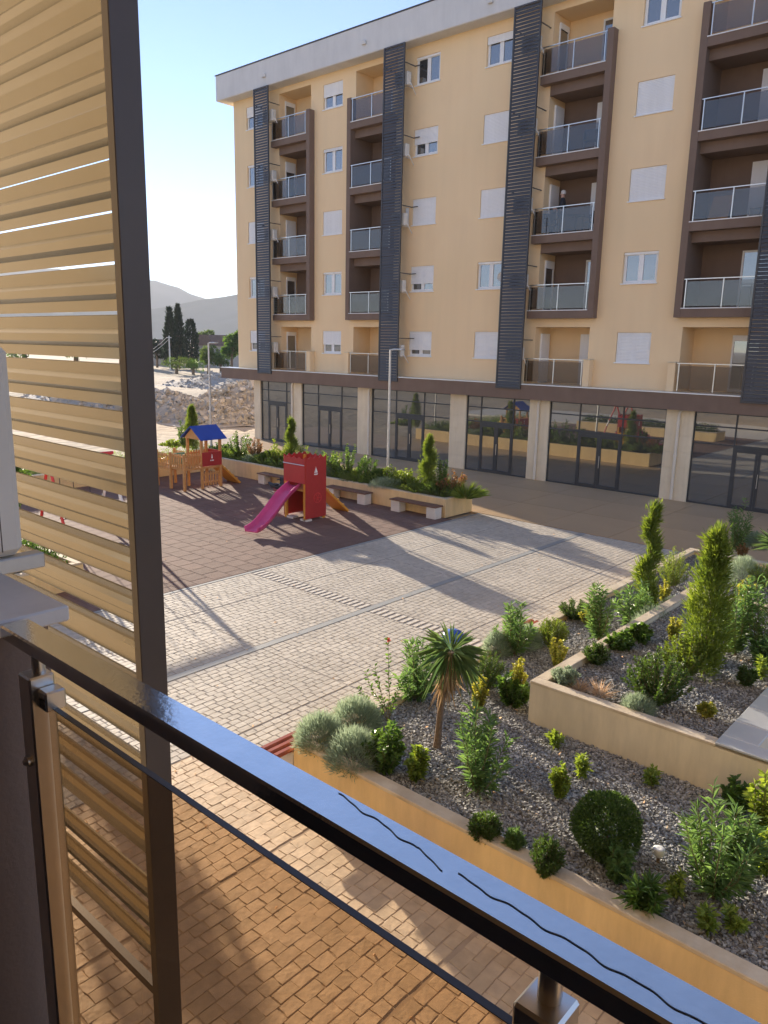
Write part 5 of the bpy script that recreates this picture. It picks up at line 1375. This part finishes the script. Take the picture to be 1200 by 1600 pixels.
body = [X(0, 0, .95), X(0, 0, 1.18), X(0, 0, 1.40), X(.01, 0, 1.50), X(.02, 0, 1.60), X(.03, 0, 1.72),
        X(0, .20, 1.40), X(.03, .26, 1.14), X(.24, .20, 1.06), X(.31, .19, 1.06), X(0, -.20, 1.40), X(.03, -.26, 1.14), X(.24, -.20, 1.06), X(.31, -.19, 1.06),
        X(0, .10, .90), X(.02, .11, .50), X(0, .11, .08), X(.14, .11, .04), X(0, -.10, .90), X(.0, -.11, .50), X(-.03, -.11, .08), X(.11, -.11, .04),
        X(.37, .17, 1.05), X(.37, .20, 1.03), X(.37, -.17, 1.05), X(.37, -.20, 1.03)]
ed = [(0, 1), (1, 2), (2, 3), (3, 4), (4, 5), (2, 6), (6, 7), (7, 8), (8, 9), (2, 10), (10, 11), (11, 12), (12, 13), (0, 14), (14, 15), (15, 16), (16, 17), (0, 18), (18, 19), (19, 20), (20, 21), (9, 22), (9, 23), (13, 24), (13, 25)]
rad = [.14, .13, .14, .06, .085, .07, .065, .05, .04, .035, .065, .05, .04, .035, .085, .06, .045, .035, .085, .06, .045, .035, .012, .012, .012, .012]
skin_obj('body', body, ed, rad, M['skin'], per)
jk = [X(0, 0, .86), X(0, 0, 1.18), X(0, 0, 1.40), X(.005, 0, 1.49), X(0, .20, 1.41), X(.03, .265, 1.14), X(.22, .205, 1.065), X(0, -.20, 1.41), X(.03, -.265, 1.14), X(.22, -.205, 1.065)]
skin_obj('jacket', jk, [(0, 1), (1, 2), (2, 3), (2, 4), (4, 5), (5, 6), (2, 7), (7, 8), (8, 9)], [.17, .165, .17, .075, .085, .068, .056, .085, .068, .056], M['jacket'], per)
tr = [X(0, 0, .93), X(0, .10, .86), X(.02, .11, .50), X(0, .11, .10), X(0, -.10, .86), X(.0, -.11, .50), X(-.03, -.11, .10)]
skin_obj('trousers', tr, [(0, 1), (1, 2), (2, 3), (0, 4), (4, 5), (5, 6)], [.15, .10, .078, .065, .10, .078, .065], M['trousers'], per)
hm = MB().lathe((.0, 0, 1.66), [(.096, -.03), (.105, .03), (.10, .085), (.07, .125), (.02, .14), (0, .142)], 14).mesh('hair')
link('hair', hm, M['grey_hair'], per)
fc = MB().box(.098, .135, -.016, .016, 1.62, 1.665, bev=.01).mesh('nose'); link('nose', fc, M['skin'], per)
ey = MB().box(.098, .106, .025, .05, 1.672, 1.684).box(.098, .106, -.05, -.025, 1.672, 1.684).box(.1, .107, -.03, .03, 1.585, 1.592).mesh('face_features'); link('face_features', ey, M['jacket'], per)
def chair(x, y, z, mat, label, rot):
    t = thing('chair', (x, y, z), label, 'chair', None); t.rotation_euler = (0, 0, rot)
    def b(n, *a): link(n, MB().box(*a, bev=.008).mesh(n), mat, t)
    b('seat', -.24, .24, -.23, .23, .42, .45)
    for i in range(5): b('back_slat', -.22+i*.092, -.15+i*.092, .22, .245, .50, .84)
    b('back_top', -.25, .25, .215, .25, .84, .90)
    for sx in (-1, 1):
        b('leg', sx*.24-.02, sx*.24+.02, -.23, -.19, 0, .64); b('leg', sx*.24-.02, sx*.24+.02, .20, .24, 0, .86); b('armrest', sx*.24-.03, sx*.24+.03, -.25, .22, .64, .67)
chair(-15.55, D+.05, zz(5), M['chair_blue'], 'dark blue plastic chair behind balcony glass above the person', .4)
chair(-15.4, D+.25, zz(4), M['black'], 'dark chair on the balcony right of the person', -.5)
chair(-17.05, D-.02, zz(4), M['black'], 'dark chair on the balcony left of the person', .9)
bt = thing('balcony_table', (-16.0, D+.15, zz(4)), 'small dark table beside the person on the balcony', 'table')
MB().lathe((-16.0, D+.15, zz(4)), [(0, .70), (.34, .70), (.35, .715), (.34, .73), (0, .73)], 18).build('table_top', M['black'], bt); MB().tube([(-16.0, D+.15, zz(4)), (-16.0, D+.15, zz(4)+.7)], .03, 8).build('leg', M['black'], bt)
lb = thing('leaning_board', (-10.6, D+.9, zz(4)), 'brown board leaning on a balcony wall at the upper right', 'board')
MB().prism([(D+.55, .0), (D+.59, .0), (D+1.2, 1.1), (D+1.16, 1.1)], -11.0, -10.2, 'x')
link('panel', MB().prism([(-.35, .0), (-.31, .0), (.24, 1.05), (.20, 1.05)], -.35, .35, 'x').mesh('panel'), M['wood'], lb)

# satellite dish and a cloth on the line, small signs of life on the facade
sd_ = thing('satellite_dish', (-19.12, D-.02, G+2.9), 'small round satellite dish beside the third slat screen', 'satellite dish')
MB().tube([(-19.12, D, G+2.9), (-19.12, D-.25, G+2.95)], .02, 6).build('mount', M['galv'], sd_)
dish = MB(); n_ = 18; vs = []; fs = []
for rr, yy in [(.0, .0), (.09, .012), (.15, .03), (.20, .06)]:
    for q in range(n_): vs.append((-19.12+rr*math.cos(q*2*math.pi/n_), D-.25-yy, G+2.95+rr*math.sin(q*2*math.pi/n_)))
for i_ in range(3):
    for q in range(n_): fs.append((i_*n_+q, i_*n_+(q+1) % n_, (i_+1)*n_+(q+1) % n_, (i_+1)*n_+q))
dish.add(vs, fs, True); dish.build('reflector', M['cornice'], sd_)
cl_ = thing('hanging_cloth', (-24.7, D-.06, zz(4)+1.75), 'pale cloth hanging from a rod beside the second slat screen', 'cloth')
cm = MB(); nn = 9; vs = []; fs = []
for i_ in range(nn):
    for j_ in range(7):
        u_ = i_/(nn-1); v_ = j_/6; vs.append((-24.80+.20*u_, D-.06-.03*math.sin(u_*9)*v_, zz(4)+1.80-.75*v_-.12*u_*v_))
for i_ in range(nn-1):
    for j_ in range(6): fs.append((i_*7+j_, i_*7+j_+1, (i_+1)*7+j_+1, (i_+1)*7+j_))
cm.add(vs, fs, True); cm.build('fabric', M['shutter'], cl_)

# ================================================================== beyond the plaza
# rubble heaps on the building site
def heap(cx, cy, rx, ry, h, n, label, seed):
    r = np.random.RandomState(seed)
    o = thing('rubble_heap', (cx, cy, -.1), label, 'rubble heap', 'rubble heaps on the building site')
    g = np.linspace(-1, 1, 34); X_, Y_ = np.meshgrid(g, g); d = np.hypot(X_, Y_)
    Z_ = np.clip(1-d**1.6, 0, 1)*h*(.55+.75*vnoise(X_*3.5+9, Y_*3.5+seed, seed)) + (vnoise(X_*9, Y_*9+3, seed)-.5)*.35*np.clip(1.15-d, 0, 1)
    V = np.stack([X_*rx, Y_*ry, Z_-.05], -1).reshape(-1, 3); i = np.arange(33)[None]+np.arange(33)[:, None]*34
    F = np.stack([i, i+1, i+35, i+34], -1).reshape(-1, 4); link('mound', fast_mesh('mound', V, F, smooth=True), M['rubble_base'], o)
    k = r.randint(0, len(V), n); P = V[k]+r.normal(size=(n, 3))*np.array([.3, .3, .05]); P[:, 2] = np.maximum(P[:, 2], .05); keep = V[k][:, 2] > .02; P = P[keep]; n = len(P)
    s = .10+.55*r.beta(1, 4.5, n)
    cube = np.array([(x, y, z) for z in (-1, 1) for y in (-1, 1) for x in (-1, 1)], float)*.5
    fc_ = np.array([(0, 2, 3, 1), (4, 5, 7, 6), (0, 1, 5, 4), (2, 6, 7, 3), (0, 4, 6, 2), (1, 3, 7, 5)])
    W = cube[None]*r.uniform(.5, 1.3, (n, 8, 1))*s[:, None, None]*r.uniform(.5, 1.4, (n, 1, 3)); a = r.uniform(0, 6.28, n)[:, None]; b = r.uniform(-.8, .8, n)[:, None]
    x = W[..., 0]*np.cos(b)+W[..., 2]*np.sin(b); z = -W[..., 0]*np.sin(b)+W[..., 2]*np.cos(b); y = W[..., 1]
    W = np.stack([x*np.cos(a)-y*np.sin(a), x*np.sin(a)+y*np.cos(a), z], -1)+P[:, None]
    tag(link('stones', fast_mesh('stones', W.reshape(-1, 3), (fc_[None]+(np.arange(n)*8)[:, None, None]).reshape(-1, 4), np.repeat(r.uniform(size=n), 6)), M['rubble'], o), kind='stuff')
c = at(330, 655, Z=0); heap(c[0]-6, c[1]+1, 10, 5, 1.9, 3600, 'grey rubble heap behind the lamp post left of the shops', 1)
c = at(385, 655, Z=0); heap(c[0]-4, c[1]+4, 8, 6, 2.2, 3600, 'tall rubble heap nearest the building corner', 2)
c = at(262, 640, Z=0); heap(c[0]-5, c[1], 9, 4.5, 1.4, 2400, 'low rubble heap beside the dark post', 3)
c = at(370, 606, Z=0); heap(c[0], c[1], 14, 6, 1.7, 1200, 'far rubble bank at the edge of the trees', 4)
c = at(200, 640, Z=0); heap(c[0]-5, c[1], 12, 5, 2.0, 1500, 'rubble heap seen through the slats', 5)

def far_tree(name, label, px, ybase, ytop, wpx, dist, shape, mat, seed, n=2600):
    r = np.random.RandomState(seed); d0 = pray(px, ybase); k = dist/math.hypot(d0[0], d0[1]); b = np.array([d0[0]*k, d0[1]*k, -.1])
    dep = float((b-np.array([0, 0, CAM_Z]))@_f); w = wpx*dep/FPX; h = (ybase-ytop)*dep/FPX*1.03
    o = thing(name, tuple(b), label, 'tree' if 'hedge' not in name else 'hedge', 'trees beyond the building site')
    if shape == 'cone':
        t = r.uniform(.04, 1, n)**.9; th = r.uniform(0, 6.28, n); rr = w/2*np.clip(np.minimum((1-t)**.7*1.1+.02, .7+t*2), 0, 1)*(1+.2*np.sin(t*19+th*2)+.12*np.sin(th*5+t*31))*r.uniform(.5, 1.05, n)
        P = np.column_stack([rr*np.cos(th), rr*np.sin(th), t*h]); Dr = np.column_stack([np.cos(th)*.5, np.sin(th)*.5, np.ones(n)])+r.normal(size=(n, 3))*.3
        V, F, A = leafset(P, Dr, .07*h*r.uniform(.4, 1.2, n), .02*h, r)
    elif shape == 'oval':
        t = r.uniform(0, 1, n); th = r.uniform(0, 6.28, n); rr = w/2*np.sqrt(np.clip(1-(2*t-.85)**2/1.35, .02, 1))*(1+.12*np.sin(t*19+th*2))*r.uniform(.5, 1.02, n)
        P = np.column_stack([rr*np.cos(th), rr*np.sin(th), .03*h+t*h*.96]); V, F, A = leafset(P, np.column_stack([np.cos(th)*.5, np.sin(th)*.5, np.ones(n)])+r.normal(size=(n, 3))*.3, .07*h*r.uniform(.4, 1.2, n), .022*h, r)
    else:
        sets = []; nb = 9
        for q in range(nb):
            cc = np.array([r.uniform(-.34, .34)*w, r.uniform(-.34, .34)*w, h*r.uniform(.38, .80)]); q_ = r.uniform(.16, .26)
            sets.append(ball(cc, w*q_, w*q_, min(w, h)*q_*.95, n//nb, .07*h, .04*h, r, .4, .2, .25))
        V, F, A = cat(sets)
    link('crown', fast_mesh('crown', V, F, A), M[mat], o)
    m = MB(); m.tube([(0, 0, -.2), (.02*h, 0, h*.3), (0, 0, h*.6)], [w*.05+.1, w*.04+.08, .05], 8)
    for q in range(4): m.tube([(0, 0, h*.3), (math.cos(q*1.6)*w*.2, math.sin(q*1.6)*w*.2, h*.55)], [.09, .03], 6, cap=False)
    link('trunk', m.mesh('trunk'), M['bark'], o)
far_tree('cypress_tree', 'dark pointed cypress left of its taller twin', 268, 580, 492, 24, 165, 'cone', 'cypress', 1)
far_tree('cypress_tree', 'tallest dark pointed cypress beyond the field', 281, 580, 489, 22, 168, 'cone', 'cypress', 2)
far_tree('cypress_tree', 'dark round topped cypress right of the pointed pair', 300, 582, 509, 22, 160, 'oval', 'cypress', 3)
far_tree('broadleaf_tree', 'light green tree behind the round topped cypress', 322, 575, 518, 30, 190, 'round', 'fartree', 4)
far_tree('broadleaf_tree', 'dark tree against the corner of the apartment block', 362, 590, 522, 34, 150, 'round', 'laurel', 5)
far_tree('broadleaf_tree', 'yellow-green bush under the far house', 326, 590, 545, 30, 140, 'round', 'fartree', 6, 1800)
far_tree('broadleaf_tree', 'green bush right of the far house yard', 345, 588, 552, 28, 138, 'round', 'fartree', 7, 1800)
far_tree('broadleaf_tree', 'low green hedge bush below the cypresses', 276, 586, 560, 40, 140, 'round', 'fartree', 8, 1800)
far_tree('broadleaf_tree', 'low green hedge bush under the right cypress', 302, 586, 563, 34, 138, 'round', 'laurel', 9, 1800)
far_tree('broadleaf_tree', 'dark bush beside the dark screen post', 246, 582, 536, 26, 175, 'round', 'cypress', 10, 1800)
far_tree('broadleaf_tree', 'dark tree line piece seen through the upper slat gap', 190, 580, 520, 60, 180, 'round', 'laurel', 11)
far_tree('broadleaf_tree', 'another dark tree seen through the slat gap', 120, 585, 525, 70, 180, 'round', 'fartree', 12)
far_tree('broadleaf_tree', 'leftmost tree seen through the slat gap', 40, 585, 520, 80, 170, 'round', 'laurel', 13)
def far_house(px, dist, w, d, hw, hr_, label):
    q = pray(px, 580); k = dist/math.hypot(q[0], q[1]); x, y = q[0]*k, q[1]*k
    o = thing('house', (x, y, 0), label, 'house', 'far houses')
    wl_ = boxobj('wall', M['far_wall'], o, x-w/2, x+w/2, y-d/2, y+d/2, -.2, hw)
    MB().prism([(x-w/2-.5, hw), (x+w/2+.5, hw), (x+w/4, hw+hr_), (x-w/4, hw+hr_)], y-d/2-.5, y+d/2+.5, 'y').build('roof', M['far_roof'], o)
    for i in range(4):
        boxobj('window', M['shopframe'], o, x-w/2+w*(i+.3)/4, x-w/2+w*(i+.7)/4, y-d/2-.05, y-d/2+.05, hw*.45, hw*.8)
        boxobj('window', M['shopframe'], o, x+w/2-.05, x+w/2+.05, y-d/2+d*(i+.3)/4, y-d/2+d*(i+.7)/4, hw*.45, hw*.8)
far_house(343, 185, 8, 8, 4.6, 2.4, 'far house with a dark hipped roof among the trees')
far_house(250, 200, 6, 7, 4.0, 1.8, 'far house half hidden by the dark screen post')
# utility pole with sagging wires
q = pray(266, 574); k = 150/math.hypot(q[0], q[1]); up = thing('utility_pole', (q[0]*k, q[1]*k, -.1), 'pale utility pole with sagging wires before the cypresses', 'pole')
x, y = q[0]*k, q[1]*k
MB().tube([(x, y, -.1), (x, y, 6.4)], [.16, .11], 8).build('pole', M['bench_block'], up); boxobj('cross_arm', M['bench_block'], up, x-.7, x+.7, y-.06, y+.06, 6.0, 6.15)
for j, dz in enumerate((0, -.35)):
    MB().tube([(x-.6+j*.6-14*t, y-9*t, 6.2+dz-4*t*(1-t)*4.2+t*.9) for t in np.linspace(0, 1, 14)], .045, 5).build('wire', M['bench_block'], up)

# hills
def hills(name, pts, dist, depth, seed, lo, hi):
    az = np.radians(np.linspace(lo, hi, 220)); A = np.radians([p[0] for p in pts]); E_ = np.array([p[1] for p in pts]); o_ = np.argsort(A)
    el = np.interp(az, A[o_], E_[o_]) + (vnoise(az*90, az*0+seed, seed)-.5)*.004 + (vnoise(az*260, az*0+seed, seed+1)-.5)*.0022
    rows = []
    for j, t in enumerate(np.linspace(0, 1, 22)):
        rr = dist-depth*(1-t); rel = t**1.25*(1+.0*t)
        hgt = (el*dist)*rel*(1+.28*(1-t)*t*4*(vnoise(az*70+j*.35, az*0+j*.5, seed+5)-.5)) - 4*(1-t)
        rows.append(np.column_stack([rr*np.cos(az), rr*np.sin(az), hgt+(CAM_Z if t == 1 else 0)]))
    rows.append(np.column_stack([(dist+400)*np.cos(az), (dist+400)*np.sin(az), -5+0*az]))
    V = np.concatenate(rows); n = len(az); i = np.arange(n-1)[None]+np.arange(len(rows)-1)[:, None]*n
    F = np.stack([i, i+1, i+n+1, i+n], -1).reshape(-1, 4); link(name, fast_mesh(name, V, F, smooth=True), M['hill'], kind='structure')
hills('far_hills', [(60, .03), (100, .035), (125, .04), (138, .043), (142.2, .046), (143.6, .0487), (145.3, .0555), (147.0, .066), (148.2, .0695), (150, .070), (154, .078), (160, .070), (170, .05), (190, .04), (230, .03)], 4300, 700, 3, 60, 230)
hills('near_hills', [(60, .04), (110, .055), (130, .062), (138, .060), (141, .0585), (142.2, .0575), (143.6, .0525), (144.6, .050), (146, .044), (148, .037), (152, .03), (160, .026), (180, .03), (230, .02)], 2900, 520, 9, 60, 230)

# evening haze
hz = MB().box(-6000, 6000, -3000, 6000, -8, 400).build('haze', None, None, kind='stuff')
hm_ = bpy.data.materials.new('haze_air'); hm_.use_nodes = True; nt = hm_.node_tree
for n_ in list(nt.nodes): nt.nodes.remove(n_)
ou = nt.nodes.new('ShaderNodeOutputMaterial'); pv = nt.nodes.new('ShaderNodeVolumePrincipled')
pv.inputs['Color'].default_value = (.92, .95, 1.0, 1); pv.inputs['Density'].default_value = .00016; pv.inputs['Anisotropy'].default_value = .0
nt.links.new(pv.outputs[0], ou.inputs['Volume'])
hz.data.materials.append(hm_)
